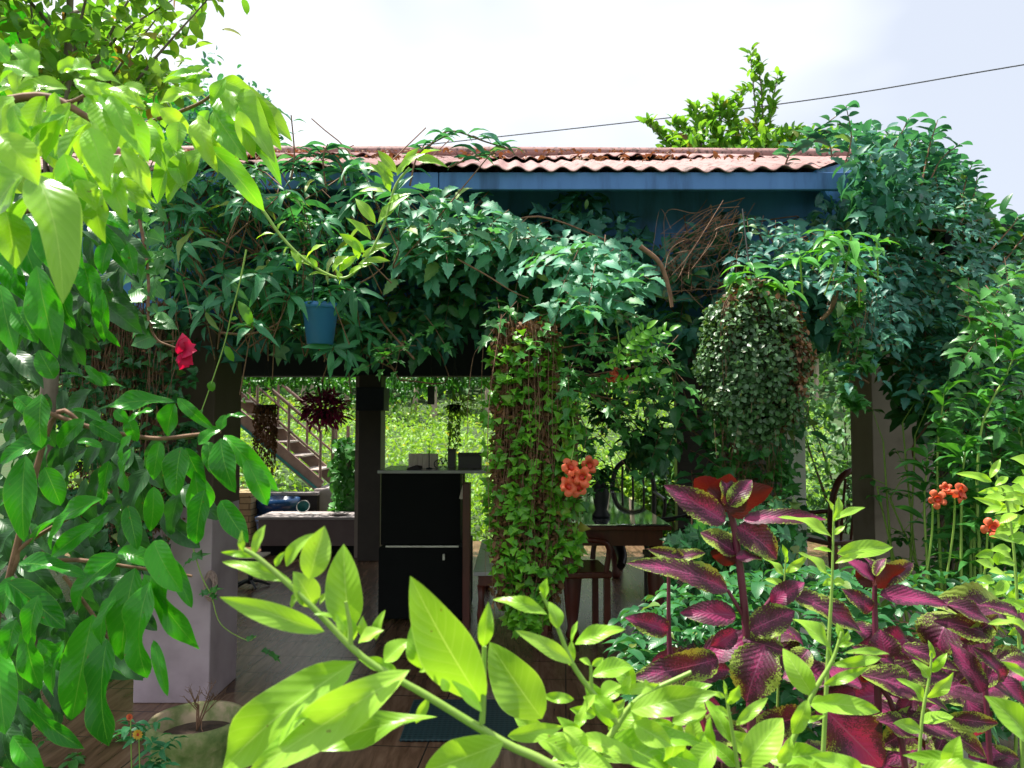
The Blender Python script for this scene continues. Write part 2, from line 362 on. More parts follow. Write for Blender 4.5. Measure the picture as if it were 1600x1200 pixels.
M['blue_glaze'] = surf('dark_blue_glaze', (.01, .04, .12), (.02, .07, .18), 3, .2)
M['clay'] = surf('clay', (.28, .13, .07), (.40, .22, .13), 8, .85)
M['moss_pot'] = surf('mossy_clay', None, None, 7, .8, stops=[(.38, (.07, .12, .025)), (.5, (.20, .22, .08)), (.62, (.42, .32, .20))], bump=.6)
M['soil'] = surf('soil', (.025, .015, .01), (.09, .055, .035), 30, .95, bump=1.0, dist=.01)
M['rope'] = surf('rope', (.30, .20, .18), (.45, .33, .28), 60, .9)
M['wire'] = surf('wire', (.02, .02, .02), (.03, .03, .03), 10, .6)
M['pale_wood'] = surf('pale_slat_wood', (.60, .50, .40), (.78, .68, .55), 20, .7, stretch=(8, 8, .6))
M['stonetop'] = surf('polished_pale_stone', (.35, .34, .34), (.5, .49, .48), 5, .15, bump=.05, stretch=(1, 8, 1))

def m_roof():
    m, t = mat('pink_corrugated_sheet'); o = N(t, 'ShaderNodeOutputMaterial'); obj = N(t, 'ShaderNodeTexCoord').outputs['Object']
    n1 = N(t, 'ShaderNodeTexNoise', {'Vector': obj, 'Scale': 2.2, 'Detail': 5.0}).outputs[0]
    mp = N(t, 'ShaderNodeMapping', {0: obj, 'Scale': (1, .35, 1)}).outputs[0]
    n2 = N(t, 'ShaderNodeTexNoise', {'Vector': mp, 'Scale': 26.0, 'Detail': 6.0, 'Roughness': .75}).outputs[0]
    base = ramp(t, n1, [(.3, (.25, .125, .115)), (.65, (.36, .205, .195))])
    f = math_(t, 'ADD', n2, math_(t, 'MULTIPLY', math_(t, 'SUBTRACT', n1, .5), .35))
    base = mixc(t, ramp(t, f, [(.53, (0, 0, 0)), (.60, (1, 1, 1))]), base, (.10, .065, .055))
    P = N(t, 'ShaderNodeBsdfPrincipled', {'Base Color': base, 'Roughness': .75}); t.links.new(P.outputs[0], o.inputs[0]); return m
def m_floor():
    m, t = mat('wood_look_tiles'); o = N(t, 'ShaderNodeOutputMaterial'); obj = N(t, 'ShaderNodeTexCoord').outputs['Object']
    rot = N(t, 'ShaderNodeMapping', {0: obj, 'Rotation': (0, 0, R(4))}).outputs[0]
    br = N(t, 'ShaderNodeTexBrick', {'Vector': rot, 'Color1': (.25, .25, .25, 1), 'Color2': (.8, .8, .8, 1), 'Mortar': (0, 0, 0, 1), 'Scale': 1.0, 'Mortar Size': .004, 'Brick Width': .60, 'Row Height': .30}, offset=0.0)
    gr = N(t, 'ShaderNodeMapping', {0: obj, 'Scale': (7, .9, 1), 'Rotation': (0, 0, R(-24))}).outputs[0]
    n = N(t, 'ShaderNodeTexNoise', {'Vector': gr, 'Scale': 3.0, 'Detail': 7.0, 'Roughness': .6, 'Distortion': .6}).outputs[0]
    base = ramp(t, n, [(.3, (.08, .042, .022)), (.5, (.19, .105, .06)), (.7, (.30, .18, .11))])
    base = mixc(t, .25, base, br.outputs[0], 'MULTIPLY'); base = mixc(t, br.outputs['Fac'], base, (.045, .03, .02))
    bp = N(t, 'ShaderNodeBump', {'Height': math_(t, 'SUBTRACT', n, math_(t, 'MULTIPLY', br.outputs['Fac'], 2.0)), 'Strength': .35, 'Distance': .003})
    P = N(t, 'ShaderNodeBsdfPrincipled', {'Base Color': base, 'Roughness': .27, 'Normal': bp.outputs[0], 'Specular IOR Level': .55}); t.links.new(P.outputs[0], o.inputs[0]); return m
def m_glass():
    m, t = mat('dark_mirror_glass'); o = N(t, 'ShaderNodeOutputMaterial')
    P = N(t, 'ShaderNodeBsdfPrincipled', {'Base Color': (.9, .92, .92, 1), 'Roughness': .04, 'Metallic': .9}); t.links.new(P.outputs[0], o.inputs[0]); return m
def m_mat():
    m, t = mat('rubber_mat'); o = N(t, 'ShaderNodeOutputMaterial'); obj = N(t, 'ShaderNodeTexCoord').outputs['Object']
    v = N(t, 'ShaderNodeTexVoronoi', {'Vector': obj, 'Scale': 42.0, 'Randomness': 0.0}).outputs['Distance']
    base = ramp(t, v, [(.30, (.003, .004, .005)), (.42, (.010, .028, .034)), (.6, (.02, .055, .06))])
    P = N(t, 'ShaderNodeBsdfPrincipled', {'Base Color': base, 'Roughness': .55, 'Normal': N(t, 'ShaderNodeBump', {'Height': v, 'Strength': .8, 'Distance': .006}).outputs[0]}); t.links.new(P.outputs[0], o.inputs[0]); return m
def m_brick():
    m, t = mat('stacked_stone'); o = N(t, 'ShaderNodeOutputMaterial'); obj = N(t, 'ShaderNodeTexCoord').outputs['Object']
    mp = N(t, 'ShaderNodeMapping', {0: obj, 'Rotation': (R(90), 0, 0)}).outputs[0]
    br = N(t, 'ShaderNodeTexBrick', {'Vector': mp, 'Color1': (.42, .32, .18, 1), 'Color2': (.34, .25, .13, 1), 'Mortar': (.13, .09, .05, 1), 'Scale': 1.0, 'Mortar Size': .006, 'Brick Width': .22, 'Row Height': .07})
    n = N(t, 'ShaderNodeTexNoise', {'Vector': obj, 'Scale': 25.0, 'Detail': 5.0}).outputs[0]
    base = mixc(t, .5, br.outputs[0], mixc(t, n, (.3, .3, .3), (1.2, 1.2, 1.2)), 'MULTIPLY')
    P = N(t, 'ShaderNodeBsdfPrincipled', {'Base Color': base, 'Roughness': .9, 'Normal': N(t, 'ShaderNodeBump', {'Height': br.outputs['Fac'], 'Strength': -.6, 'Distance': .01}).outputs[0]}); t.links.new(P.outputs[0], o.inputs[0]); return m
def m_shade_top():
    m, t = mat('shade_topped_plaster'); o = N(t, 'ShaderNodeOutputMaterial'); g = N(t, 'ShaderNodeNewGeometry').outputs['Position']
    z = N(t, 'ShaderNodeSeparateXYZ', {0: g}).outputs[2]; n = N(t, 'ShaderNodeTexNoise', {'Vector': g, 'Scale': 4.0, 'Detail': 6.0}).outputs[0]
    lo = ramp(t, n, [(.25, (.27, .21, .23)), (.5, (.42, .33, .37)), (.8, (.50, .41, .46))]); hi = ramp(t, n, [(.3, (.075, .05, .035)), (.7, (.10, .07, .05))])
    c = mixc(t, math_(t, 'GREATER_THAN', z, .97), lo, hi)  # upper column darkened: the lintel's shade is put into the plaster colour
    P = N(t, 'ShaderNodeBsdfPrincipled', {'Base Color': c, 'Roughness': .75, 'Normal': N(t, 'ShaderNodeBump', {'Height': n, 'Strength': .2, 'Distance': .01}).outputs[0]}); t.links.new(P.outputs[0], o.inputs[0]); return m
M['shade_topped'] = m_shade_top(); M['dim_plaster'] = surf('shaded_plaster', (.13, .09, .085), (.19, .14, .13), 3, .8)
M['roof'] = m_roof(); M['floor'] = m_floor(); M['glass'] = m_glass(); M['mat'] = m_mat(); M['brick'] = m_brick()
M['ground'] = surf('garden_earth', None, None, 5, .95, stops=[(.3, (.02, .04, .01)), (.5, (.035, .075, .015)), (.7, (.05, .06, .02))], bump=1, dist=.03)
M['hill'] = surf('meadow_earth', None, None, 3, .95, stops=[(.3, (.05, .12, .02)), (.7, (.10, .20, .04))], bump=1, dist=.05)

# ------------------------------------------------------------------ ground
def gz(x, y):
    z = -0.3
    if y > 11: z += (y - 11) * .105 + .25 * math.sin(x * .35 + y * .2) * min(1, (y - 11) / 6)
    if y > 40: z += (y - 40) * .12
    z += max(0, abs(x) - 14) * .10
    return z
b = MB(); xs = [-300, -120, -60, -35] + [x * 2.5 for x in range(-10, 11)] + [35, 60, 120, 300]; ys = [-300, -100, -40, -15, -6, 0, 3, 6, 9, 11, 12, 14, 16, 19, 22, 25, 28, 32, 36, 40, 46, 55, 70, 100, 160, 300]
vs = [(x, y, min(gz(x, y), 16)) for y in ys for x in xs]; k = len(xs)
b.add(vs, [(j * k + i, j * k + i + 1, (j + 1) * k + i + 1, (j + 1) * k + i) for j in range(len(ys) - 1) for i in range(k - 1)], True)
tag(b.build('ground', M['ground']), kind='structure')
tag(MB().box(-7, 3.6, 2.75, 9.0, -.45, 0).build('veranda_floor', M['floor']), kind='structure')

# ------------------------------------------------------------------ the veranda building
ver = empty('veranda', (0, 5.5, 0), 'open veranda with a low pink corrugated roof and flare-blue eaves smothered in climbing vines', 'building')
EY, EZ = 3.5, W(1000, 259, 3.5).z; RY = 7.0; RZ = W(800, 246, RY).z
def sheet(ya, yb, za, zb, xa, xb_a, xb_b, name, amp=.011, per=.105, lift=0.0):
    """corrugated sheet from the eave line ya to yb; right edge runs from xb_a to xb_b; thin but solid"""
    n = int((max(xb_a, xb_b) - xa) / per * 10); m = 8; bb = MB(); V = []
    for side in (0, 1):
        for j in range(m + 1):
            t = j / m
            for i in range(n + 1):
                x0 = xa + (max(xb_a, xb_b) - xa) * i / n; xr = xb_a + (xb_b - xb_a) * t; x = min(x0, xr)
                wob = .012 * math.sin(x * 2.3 + ya) + .006 * math.sin(x * 7 + ya * 3) - .02 * max(0, x - .9) * (1 - t)
                z = za + (zb - za) * t + amp * math.sin(2 * math.pi * x / per) + wob + lift - side * .006
                V.append((x, ya + (yb - ya) * t + (0.01 * math.sin(x * 1.7) if j == 0 else 0), z))
    c = n + 1; o = (m + 1) * c
    Fs = [(j * c + i, j * c + i + 1, (j + 1) * c + i + 1, (j + 1) * c + i) for j in range(m) for i in range(n)]
    Fb = [tuple(o + k for k in f[::-1]) for f in Fs]
    Fe = [(i, o + i, o + i + 1, i + 1) for i in range(n)]
    bb.add(V, Fs + Fb + Fe, True); return bb.build(name, M['roof'], ver)
my = 5.1; mz = EZ + (RZ - EZ) * (my - EY) / (RY - EY); hx0, hx1 = 1.45, W(1345, 228, RY).x
hxm = hx0 + (hx1 - hx0) * (my - EY) / (RY - EY)
sheet(EY, my + .15, EZ, mz + .06, -6.5, hx0, hxm + .1, 'roof_sheet')
sheet(my, RY, mz, RZ - .02, -6.5, hxm, hx1, 'roof_sheet', lift=.035)
sheet(RY - .05, 8.45, RZ, 2.64, -6.5, hx1, hx1, 'roof_sheet', lift=.0)
b = MB()      # hipped right-hand slope below the hip line
b.add([(hx0 + .03, EY + .12, EZ + .02), (hx1, RY, RZ - .01), (hx1 + .5, 8.4, 2.7), (hx1 + .2, 5.6, 2.45), (hx0 + .2, 3.9, EZ - .02)], [(0, 4, 3, 2, 1)])
o = b.build('roof_hip', M['veil_navy'], ver); s = o.modifiers.new('s', 'SOLIDIFY'); s.thickness = .02
b = MB(); b.tube(curve([(-6.5, RY, RZ + .03), (-2, RY, RZ + .05), (hx1, RY, RZ + .02)], 6), .06, .06, 8); b.build('ridge_cap', M['roof'], ver)
for xa_, xb_ in ((-6.4, -3.2), (-3.196, -.35), (-.346, W(1338, 280, 3.55).x)): MB().box(xa_, xb_, 3.53, 3.56, W(1000, 296, 3.53).z, EZ - .02).build('fascia_board', M['veil_board'], ver, .004)
MB().box(-6.3, 2.0, 4.0, 4.14, 1.96, EZ + .13).build('lintel', M['veil_navy'], ver, .006)  # added blue band where the ceiling lies in flare-veiled shade
MB().box(-6.3, 3.2, 4.14, 8.0, 2.46, 2.50).build('ceiling', M['ceiling'], ver)
MB().box(-6.3, 3.2, 8.0, 8.24, 1.89, 2.56).build('back_beam', M['ceiling'], ver, .006)
for x in (-3.8, -1.6, .6, 2.4): MB().box(x, x + .12, 4.14, 8.0, 2.30, 2.46).build('rafter', M['ceiling'], ver)
# columns
x0, x1 = W(212, 900, 3.84).x, W(330, 900, 3.84).x
cl = MB().box(x0, x1, 3.84, 4.22, 0, 1.958).build('column', M['shade_topped'], ver, .006)
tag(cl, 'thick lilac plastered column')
x0, x1 = W(566, 700, 7.9).x, W(600, 700, 7.9).x
pb = MB().box(x0, x1, 7.7, 7.98, 0, 1.888).build('column', M['brown_post'], ver, .006)
MB().box(x0 - .02, x1 + .035, 7.66, 7.99, W(0, 642, 7.8).z, W(0, 606, 7.8).z).build('capital', M['ceiling'], pb, .006)
MB().box(x0 - .075, x0 - .003, 7.9, 8.0, 0, 1.886).build('column', M['plaster_warm'], ver)  # pale strip: the rear column's sunlit left side put into colour
x0, x1 = W(1222, 800, 4.3).x, W(1250, 800, 4.3).x
MB().box(x0, x1, 4.2, 4.3, 0, 1.958).build('column', M['white_paint'], ver, .004)
x0, x1 = W(1366, 800, 5.4).x, W(1462, 800, 5.4).x
b = MB().box(x0, x1, 5.4, 5.75, -.3, 2.2); b.box(x1 - .02, x1 + .16, 5.36, 5.8, -.3, .35)
tag(b.build('column', M['plaster_warm'], ver, .006), 'wide beige plastered column')
MB().box(W(1050, 0, 7.6).x, W(1225, 0, 7.6).x, 7.6, 7.72, 0, 2.455).build('wall_panel', M['dark_wood'], ver)
MB().box(-6.3, W(140, 0, 6).x, 4.22, 4.34, 0, 2.455).build('side_wall', M['brown_post'], ver)

L_ = Leaves(); 
for i in range(420):
    x = rr(-3, 1.35); y = EY + (RY - EY) * rr(.02, .97); z = EZ + (RZ - EZ) * (y - EY) / (RY - EY) + (.05 if y > my else .022); l = rr(.02, .06)
    L_.add(T_LANCE, (x, y, z), (rr(-1, 1), rr(-1, 1), rr(-.1, .4)), UP + rv(.4), l, l * .5, .5, .1)
tag(L_.build('leaf_litter', M['dry']), 'dry leaf litter strewn over the pink roof', 'leaf litter', kind='stuff')
# ------------------------------------------------------------------ furniture on the veranda
# low seating wall
b = MB().box(W(421, 0, 8.1).x, W(600, 0, 8.1).x, 8.02, 8.5, .1, .372); 
se = empty('seating_wall', (W(500, 0, 8.1).x, 8.2, 0), 'low lilac masonry seat with a pale top beside the rear column', 'bench')
b.build('seat_block', M['dim_plaster'], se, .005)  # shade on the front, below the lit slab, put into darker plaster
MB().box(W(417, 0, 8.1).x, W(604, 0, 8.1).x, 8.0, 8.55, .375, .40).build('seat_slab', M['concrete'], se, .004)
MB().box(W(424, 0, 8.1).x, W(600, 0, 8.1).x, 8.06, 8.48, 0, .098).build('plinth', M['black'], se)
# black counter
cx0, cx1 = W(602, 0, 5.4).x, W(722, 0, 5.4).x; ct = 1.06
zs = W(0, 853, 5.4).z
cn = empty('counter', ((cx0 + cx1) / 2, 5.6, 0), 'tall black counter unit with a pale top strip and a metal edge across its front', 'counter')
MB().box(cx0, cx1, 5.40, 5.95, zs + .008, ct - .025).build('upper_cabinet', M['black'], cn, .004)
MB().box(cx0 - .01, cx1 + .06, 5.38, 5.97, 0.02, zs - .01).build('lower_cabinet', M['black'], cn, .004)
MB().box(cx0 + .04, cx1 - .01, 5.375, 5.399, zs - .008, zs + .006).build('metal_edge', M['alu'], cn, .002)
MB().box(cx0 - .02, cx1 + .35, 5.36, 5.98, ct - .022, ct).build('worktop', M['stonetop'], cn, .004)
MB().box(cx1 - .12, cx1 - .105, 5.345, 5.378, zs - .09, zs - .05).build('handle', M['alu'], cn)
# things on the counter
def at(px, y, z): return Vector(((px - 800) / F * y, y, z))
p = at(660, 5.6, ct)
cr = empty('slatted_crate', p, 'small pale slatted wooden crate standing on the black counter', 'crate')
for i in range(6): MB().box(p.x - .10 + i * .035, p.x - .068 + i * .035, 5.60, 5.612, ct + .002, ct + .105).build('slat', M['pale_wood'], cr, .001)
MB().box(p.x - .10, p.x + .107, 5.613, 5.70, ct + .002, ct + .012).build('base', M['pale_wood'], cr)
MB().box(p.x - .10, p.x + .107, 5.701, 5.712, ct + .002, ct + .105).build('back_board', M['pale_wood'], cr)
b = MB(); p2 = at(648, 5.5, ct)
b.add([(p2.x - .05, 5.45, ct), (p2.x + .06, 5.45, ct), (p2.x + .06, 5.5, ct), (p2.x - .05, 5.5, ct), (p2.x - .05, 5.46, ct + .008), (p2.x + .02, 5.46, ct + .035), (p2.x + .06, 5.5, ct + .025), (p2.x - .05, 5.5, ct + .01)], [(3, 2, 1, 0), (4, 5, 6, 7), (0, 1, 5, 4), (1, 2, 6, 5), (2, 3, 7, 6), (3, 0, 4, 7)])
tag(b.build('cap', M['dark_wood'], None, .004), 'small dark folded cloth cap lying before the slatted crate', 'cap')
p = at(671, 5.52, ct); b = MB(); b.lathe(p, [(0, .001), (.025, .001), (.022, .008), (.004, .012), (.0025, .18), (0, .181)], 12)
tag(b.build('incense_stick_holder', M['iron']), 'thin upright black stick in a round foot on the counter', 'stick holder')
p = at(692, 5.55, ct)
bi = empty('toy_bicycle', p, 'black wire model bicycle standing on the counter', 'ornament')
for sx in (-.032, .038):
    wh = [(p.x + sx + math.cos(a) * .03, p.y, ct + .034 + math.sin(a) * .03) for a in np.linspace(0, 2 * math.pi, 21)]
    b = MB().tube(wh, .0035, .0035, 5)
    for a in (0, .785, 1.57, 2.36): b.tube([(p.x + sx - math.cos(a) * .028, p.y, ct + .034 - math.sin(a) * .028), (p.x + sx + math.cos(a) * .028, p.y, ct + .034 + math.sin(a) * .028)], .001, .001, 3)
    b.build('wheel', M['iron'], bi)
b = MB(); q = lambda x, z: (p.x + x, p.y, ct + z)
for a, c in ((q(-.032, .034), q(-.012, .08)), (q(-.012, .08), q(.022, .078)), (q(.022, .078), q(.038, .034)), (q(-.032, .034), q(.004, .034)), (q(.004, .034), q(-.012, .08)), (q(.004, .034), q(.024, .078)), (q(.022, .078), q(.02, .1)), (q(.02, .1), q(.035, .105)), (q(-.022, .09), q(-.002, .09))): b.tube([a, c], .003, .003, 5)
b.build('frame', M['iron'], bi)
for i, (px, w_, h_, l) in enumerate(((707, .055, .13, 'dark narrow wooden box standing beside the model bicycle'), (735, .17, .10, 'dark low wooden box at the creeper end of the counter'))):
    q_ = at(px, 5.6, ct); e = empty('wooden_box', q_, l, 'box', 'dark boxes on the counter')
    MB().box(q_.x - w_ / 2, q_.x + w_ / 2, 5.53, 5.66, ct + .002, ct + h_).build('body', M['dark_wood'], e, .003)
    MB().box(q_.x - w_ / 2 - .004, q_.x + w_ / 2 + .004, 5.525, 5.665, ct + h_ + .001, ct + h_ + .014).build('lid', M['dark_wood'], e, .002)
q_ = at(722, 5.3, .93); e = empty('paper_tag', q_, 'narrow yellowed paper tag hanging at the counter corner', 'tag')
MB().box(q_.x - .012, q_.x + .012, 5.345, 5.35, .86, .97, Matrix.Translation((q_.x, 0, .9)) @ Matrix.Rotation(.25, 4, 'Y') @ Matrix.Translation((-q_.x, 0, -.9))).build('paper', M['pale_wood'], e)
MB().tube([(q_.x, 5.35, .97), (q_.x, 5.352, 1.03)], .0015, .0015, 4).build('string', M['rope'], e)
# stone topped low table
e = empty('low_table', (0, 5.8, 0), 'low red-brown table with a polished pale top behind the hanging creeper', 'table')
tx0, tx1 = W(742, 0, 5.1).x, .30
MB().box(tx0, tx1, 5.1, 6.5, .375, .40).build('tabletop', M['stonetop'], e, .004)
MB().box(tx0 + .03, tx1 - .03, 5.15, 6.45, .30, .373).build('apron', M['red_wood'], e)
for x in (tx0 + .05, tx1 - .05):
    for y in (5.18, 6.42): MB().lathe((x, y, 0), [(.0, 0), (.022, 0), (.03, .1), (.02, .2), (.028, .299), (0, .2995)], 12).build('leg', M['red_wood'], e)
# red brown post (room divider leg) next to the counter
e = empty('wooden_partition', (W(730, 0, 5.2).x, 5.25, 0), 'red-brown wooden frame standing at the side of the black counter', 'partition')
xx = W(731, 0, 5.2).x
for y in (5.2, 5.3): MB().box(xx - .025, xx + .025, y, y + .04, 0, .98).build('post', M['red_wood'], e, .003)
for z in (.2, .55, .93): MB().box(xx - .018, xx + .018, 5.241, 5.299, z, z + .04).build('rail', M['red_wood'], e)
# mirror topped dining table
e = empty('dining_table', (.65, 5.7, 0), 'red-brown dining table with a mirror-bright glass top', 'table')
dx0, dx1 = .30, W(1038, 0, 4.85).x
MB().box(dx0, dx1, 4.85, 7.0, .742, .752).build('glass_top', M['glass'], e, .002)
MB().box(dx0 - .01, dx1 + .01, 4.83, 7.02, .715, .74).build('tabletop', M['red_wood'], e, .004)
MB().box(dx0 + .04, dx1 - .04, 4.88, 6.95, .61, .713).build('apron', M['red_wood'], e)
for x in (dx0 + .09, dx1 - .07, ):
    for y in (4.95, 6.88): MB().lathe((x, y, 0), [(0, 0), (.03, 0), (.045, .03), (.03, .08), (.045, .2), (.062, .38), (.05, .5), (.035, .56), (.055, .609), (0, .6095)], 16).build('leg', M['red_wood'], e)
MB().tube(curve([W(966, 850, 5.6), W(972, 870, 5.5), W(970, 884, 5.4)], 4), .045, .03, 10).build('table_foot', M['dark_wood'], e)
# vase on the table
p = at(938, 5.2, .753); e = empty('vase', p, 'tall black vase standing on the bright glass table top', 'vase')
MB().lathe(p, [(0, .001), (.06, .001), (.062, .015), (.04, .05), (.05, .10), (.058, .16), (.045, .21), (.03, .24), (.045, .26), (.04, .262), (.024, .24), (0, .22)], 20).build('body', M['iron'], e)
b = Leaves()
for i in range(26):
    rosette(b, p + Vector((0, 0, .27)) + rv(.035), 3, .10, T_OVAL, .45, .2)
b.build('foliage', M['trumpet_dark'], e)
# chairs
def chair(loc, rz, label, m='dark_wood', back='arch'):
    e = empty('dining_chair', loc, label, 'chair', 'chairs round the dining table', rz); Z = Vector(loc)
    b = MB().box(-.22, .22, -.21, .21, .42, .46); b.build('seat', M[m], e, .01, local=True)
    for x in (-.19, .19): MB().bar((x, -.18, 0), (x, -.18, .418), .04, .04).build('leg', M[m], e, .003, local=True)
    for x in (-.19, .19): MB().bar((x, .23, 0), (x, .19, .418), .04, .04).build('leg', M[m], e, .003, local=True)
    pts = curve([(-.2, .20, .461), (-.21, .23, .75), (-.15, .26, .95), (0, .27, 1.02), (.15, .26, .95), (.21, .23, .75), (.2, .20, .461)], 6)
    b = MB().tube(pts, .026, .026, 8); b.build('backrest_frame', M[m], e, local=True)
    for x in (-.1, 0, .1): MB().tube([(x, .205, .461), (x * 1.1, .24, .72), (x, .266, .99 - abs(x) * .35)], .012, .012, 6).build('back_spindle', M[m], e, local=True)
    for x in (-.22, .22): MB().tube(curve([(x, -.17, .461), (x * 1.1, -.17, .64), (x * 1.08, .05, .67), (x * .95, .225, .7)], 4), .018, .018, 6).build('armrest', M[m], e, local=True)
    return e
chair((W(1065, 0, 5.3).x, 5.5, 0), R(-75), 'dark arched-back armchair at the right end of the glass table')
chair((W(990, 0, 7.4).x, 7.45, 0), R(0), 'dark arched-back armchair at the far end of the glass table')
chair((W(1290, 0, 6.2).x, 6.3, 0), R(200), 'red-brown armchair behind the white post', 'red_wood')
chair((W(908, 0, 4.5).x - .02, 5.0, 0), R(95), 'red-brown armchair half hidden by the leafy creeper column', 'red_wood')
# plant stand
p = at(396, 6.5, 0); e = empty('plant_stand', p, 'small black iron stand with a square slatted top and splayed feet', 'stand')
for i in range(5): MB().box(p.x - .15, p.x + .13, 6.36 + i * .055, 6.40 + i * .055, .262, .275).build('slat', M['pale_wood'], e)
MB().box(p.x - .14, p.x + .12, 6.36, 6.62, .245, .26).build('top_frame', M['iron'], e)
MB().lathe(p, [(.0, .03), (.03, .03), (.02, .08), (.03, .13), (.02, .18), (.03, .243), (0, .2435)], 10).build('stem', M['iron'], e)
for i in range(5):
    a = i * 1.257 + .3; MB().tube(curve([p + Vector((0, 0, .06)), p + Vector((math.cos(a) * .07, math.sin(a) * .07, .045)), p + Vector((math.cos(a) * .16, math.sin(a) * .16, .012))], 4), .013, .010, 6).build('foot', M['iron'], e)
# stone planter box, glazed pots, bowls
p = at(372, 8.9, -.3)
e = empty('stone_planter', p, 'square sand-coloured stacked stone planter behind the veranda', 'planter')
MB().box(p.x - .22, p.x + .24, 8.7, 9.2, -.3, .56).build('box', M['brick'], e, .005)
MB().box(p.x - .24, p.x + .26, 8.68, 9.22, .562, .60).build('rim', M['stone'], e, .006)
b = Leaves(); st = MB()
for i in range(9):
    q0 = p + Vector((0, 0, .88)); q1 = q0 + Vector((rr(-.2, .2), rr(-.1, .1), rr(.06, .2))); st.tube([q0, q1], .004, .002, 4); rosette(b, q1, 5, .07, T_OVAL, .5)
b.build('foliage', M['field'], e); st.build('stem', M['twig'], e)
def pot(name, p, r, h, mt, label, cat='pot', group=None, flare=1.25, soil=True, parent_cat=None):
    e = empty(name, p, label, cat, group)
    MB().lathe(p, [(0, .001), (r / flare, .001), (r * .98, h * .75), (r, h * .86), (r * 1.08, h * .87), (r * 1.08, h), (r * .95, h), (r * .9, h * .8), (0, h * .79)], 28).build('pot_body', mt, e)
    if soil: MB().lathe(p, [(0, h * .84), (r * .5, h * .85), (r * .91, h * .82)], 20).build('soil', M['soil'], e)
    return e
pot('glazed_pot', at(428, 8.55, 0), .17, .34, M['blue_glaze'], 'dark blue glazed pot beside the stone planter', group='pots behind the bench')
pot('glazed_pot', at(436, 9.05, -.3), .24, .8, M['blue_glaze'], 'large dark blue jar at the foot of the steel stair', group='pots behind the bench', flare=1.5)
p = at(450, 9.38, -.3); e = empty('retaining_wall', p, 'dark stained low wall under the foot of the steel stair', 'wall')
MB().box(at(395, 9.38, 0).x, at(500, 9.38, 0).x, 9.32, 9.44, -.3, .50).build('wall_body', M['dark_wood'], e, .005)
MB().box(at(393, 9.38, 0).x, at(501, 9.38, 0).x, 9.30, 9.46, .503, .54).build('coping', M['concrete'], e, .004)
p = at(478, 8.28, .402); e = empty('bowl', p, 'small blue and white bowl tipped on its side on the masonry seat', 'bowl')
b = MB(); b.lathe((0, 0, 0), [(0, 0), (.035, .004), (.06, .03), (.072, .06), (.066, .06), (.055, .032), (.03, .01), (0, .008)], 22)
Mx = Matrix.Translation(p + Vector((0, 0, .06))) @ Matrix.Rotation(R(62), 4, 'X') @ Matrix.Rotation(R(20), 4, 'Z')
b.v = [tuple(Mx @ Vector(v)) for v in b.v]; b.build('dish', M['teal'], e)
b = MB().tube([Mx @ Vector((math.cos(a) * .069, math.sin(a) * .069, .061)) for a in np.linspace(0, 6.283, 25)], .005, .005, 6); b.build('rim', M['white_paint'], e)
p = at(532, 8.2, .402); e = empty('saucer', p, 'flat dark saucer on the masonry seat before the climber', 'saucer')
MB().lathe(p, [(0, .001), (.06, .001), (.11, .02), (.105, .024), (.05, .008), (0, .008)], 24).build('dish', M['concrete'], e)
# concrete plinth where the stair lands
sx = W(505, 0, 9.5).x
e = empty('concrete_pier', (sx + .1, 9.9, -.3), 'grey concrete block at the foot of the steel stair', 'pier')
MB().box(sx - .02, sx + .30, 9.42, 10.45, -.3, .58).build('block', M['concrete'], e, .02)
MB().box(sx + .32, sx + .5, 9.5, 10.4, -.3, .42).build('step', M['concrete'], e, .01)

# ------------------------------------------------------------------ steel stair outdoors
st_e = empty('steel_staircase', (sx, 9.9, -.3), 'brown steel staircase with open treads and pipe railings climbing to the left', 'staircase')
A = W(500, 760, 9.5); Bp = W(336, 618, 9.5); sl = (Bp - A); ext = A + sl * 1.9
for y in (0, .85):
    MB().bar(A + Vector((0, y, 0)), ext + Vector((0, y, 0)), .16, .045, up=(0, 1, 0)).build('stringer', M['stair'], st_e, .004)
MB().bar(A + Vector((0.06, -.03, -.10)), ext + Vector((-.06, -.03, -.10)), .03, .01, up=(0, 1, 0)).build('teal_strip', M['teal'], st_e)
for i in range(12):
    t = .12 + i * .155; c = A + sl * t
    MB().box(c.x - .12, c.x + .13, c.y + .03, c.y + .82, c.z + .05, c.z + .07).build('tread', M['stair_tread'], st_e)
for y in (0, .85):
    for hgt in (.36, .68):
        MB().tube([A + Vector((0, y, hgt)), ext + Vector((0, y, hgt))], .018 if hgt < .5 else .024, None, 6).build('handrail', M['stair'], st_e)
    for i in range(7):
        c = A + sl * (.0 + i * .3) + Vector((0, y, 0)); MB().tube([c + Vector((0, 0, -.02)), c + Vector((0, 0, .70))], .018, .018, 6).build('baluster', M['stair'], st_e)
for i in range(2): c = A + Vector((.16, .85 * i, -.1)); MB().bar(c, c + Vector((0, 0, .85)), .04, .04).build('newel_post', M['stair'], st_e)

# ------------------------------------------------------------------ small things near the front
# rope coil hanging on the column
p = W(328, 916, 3.80); b = MB()
for i in range(7):
    r = .035 + i * .0035; b.tube([p + Vector((math.cos(a) * r * .6, rr(-.02, 0.01) * .4 + .004 * i - .012, math.sin(a) * r * 1.35)) for a in np.linspace(0, 6.283, 18)], .003, .003, 5)
tag(b.build('rope_coil', M['rope']), 'coil of thin pale cord hung on the edge of the lilac column', 'rope')
# rubber mat
x0, x1 = W(635, 1110, 3.6).x, W(808, 1110, 3.6).x
MBm = MB().box(x0, x1, 3.38, 3.86, .002, .014); tag(MBm.build('door_mat', M['mat'], None, .004), 'dark teal rubber mat with a scaly pattern on the brown tiles', 'mat')
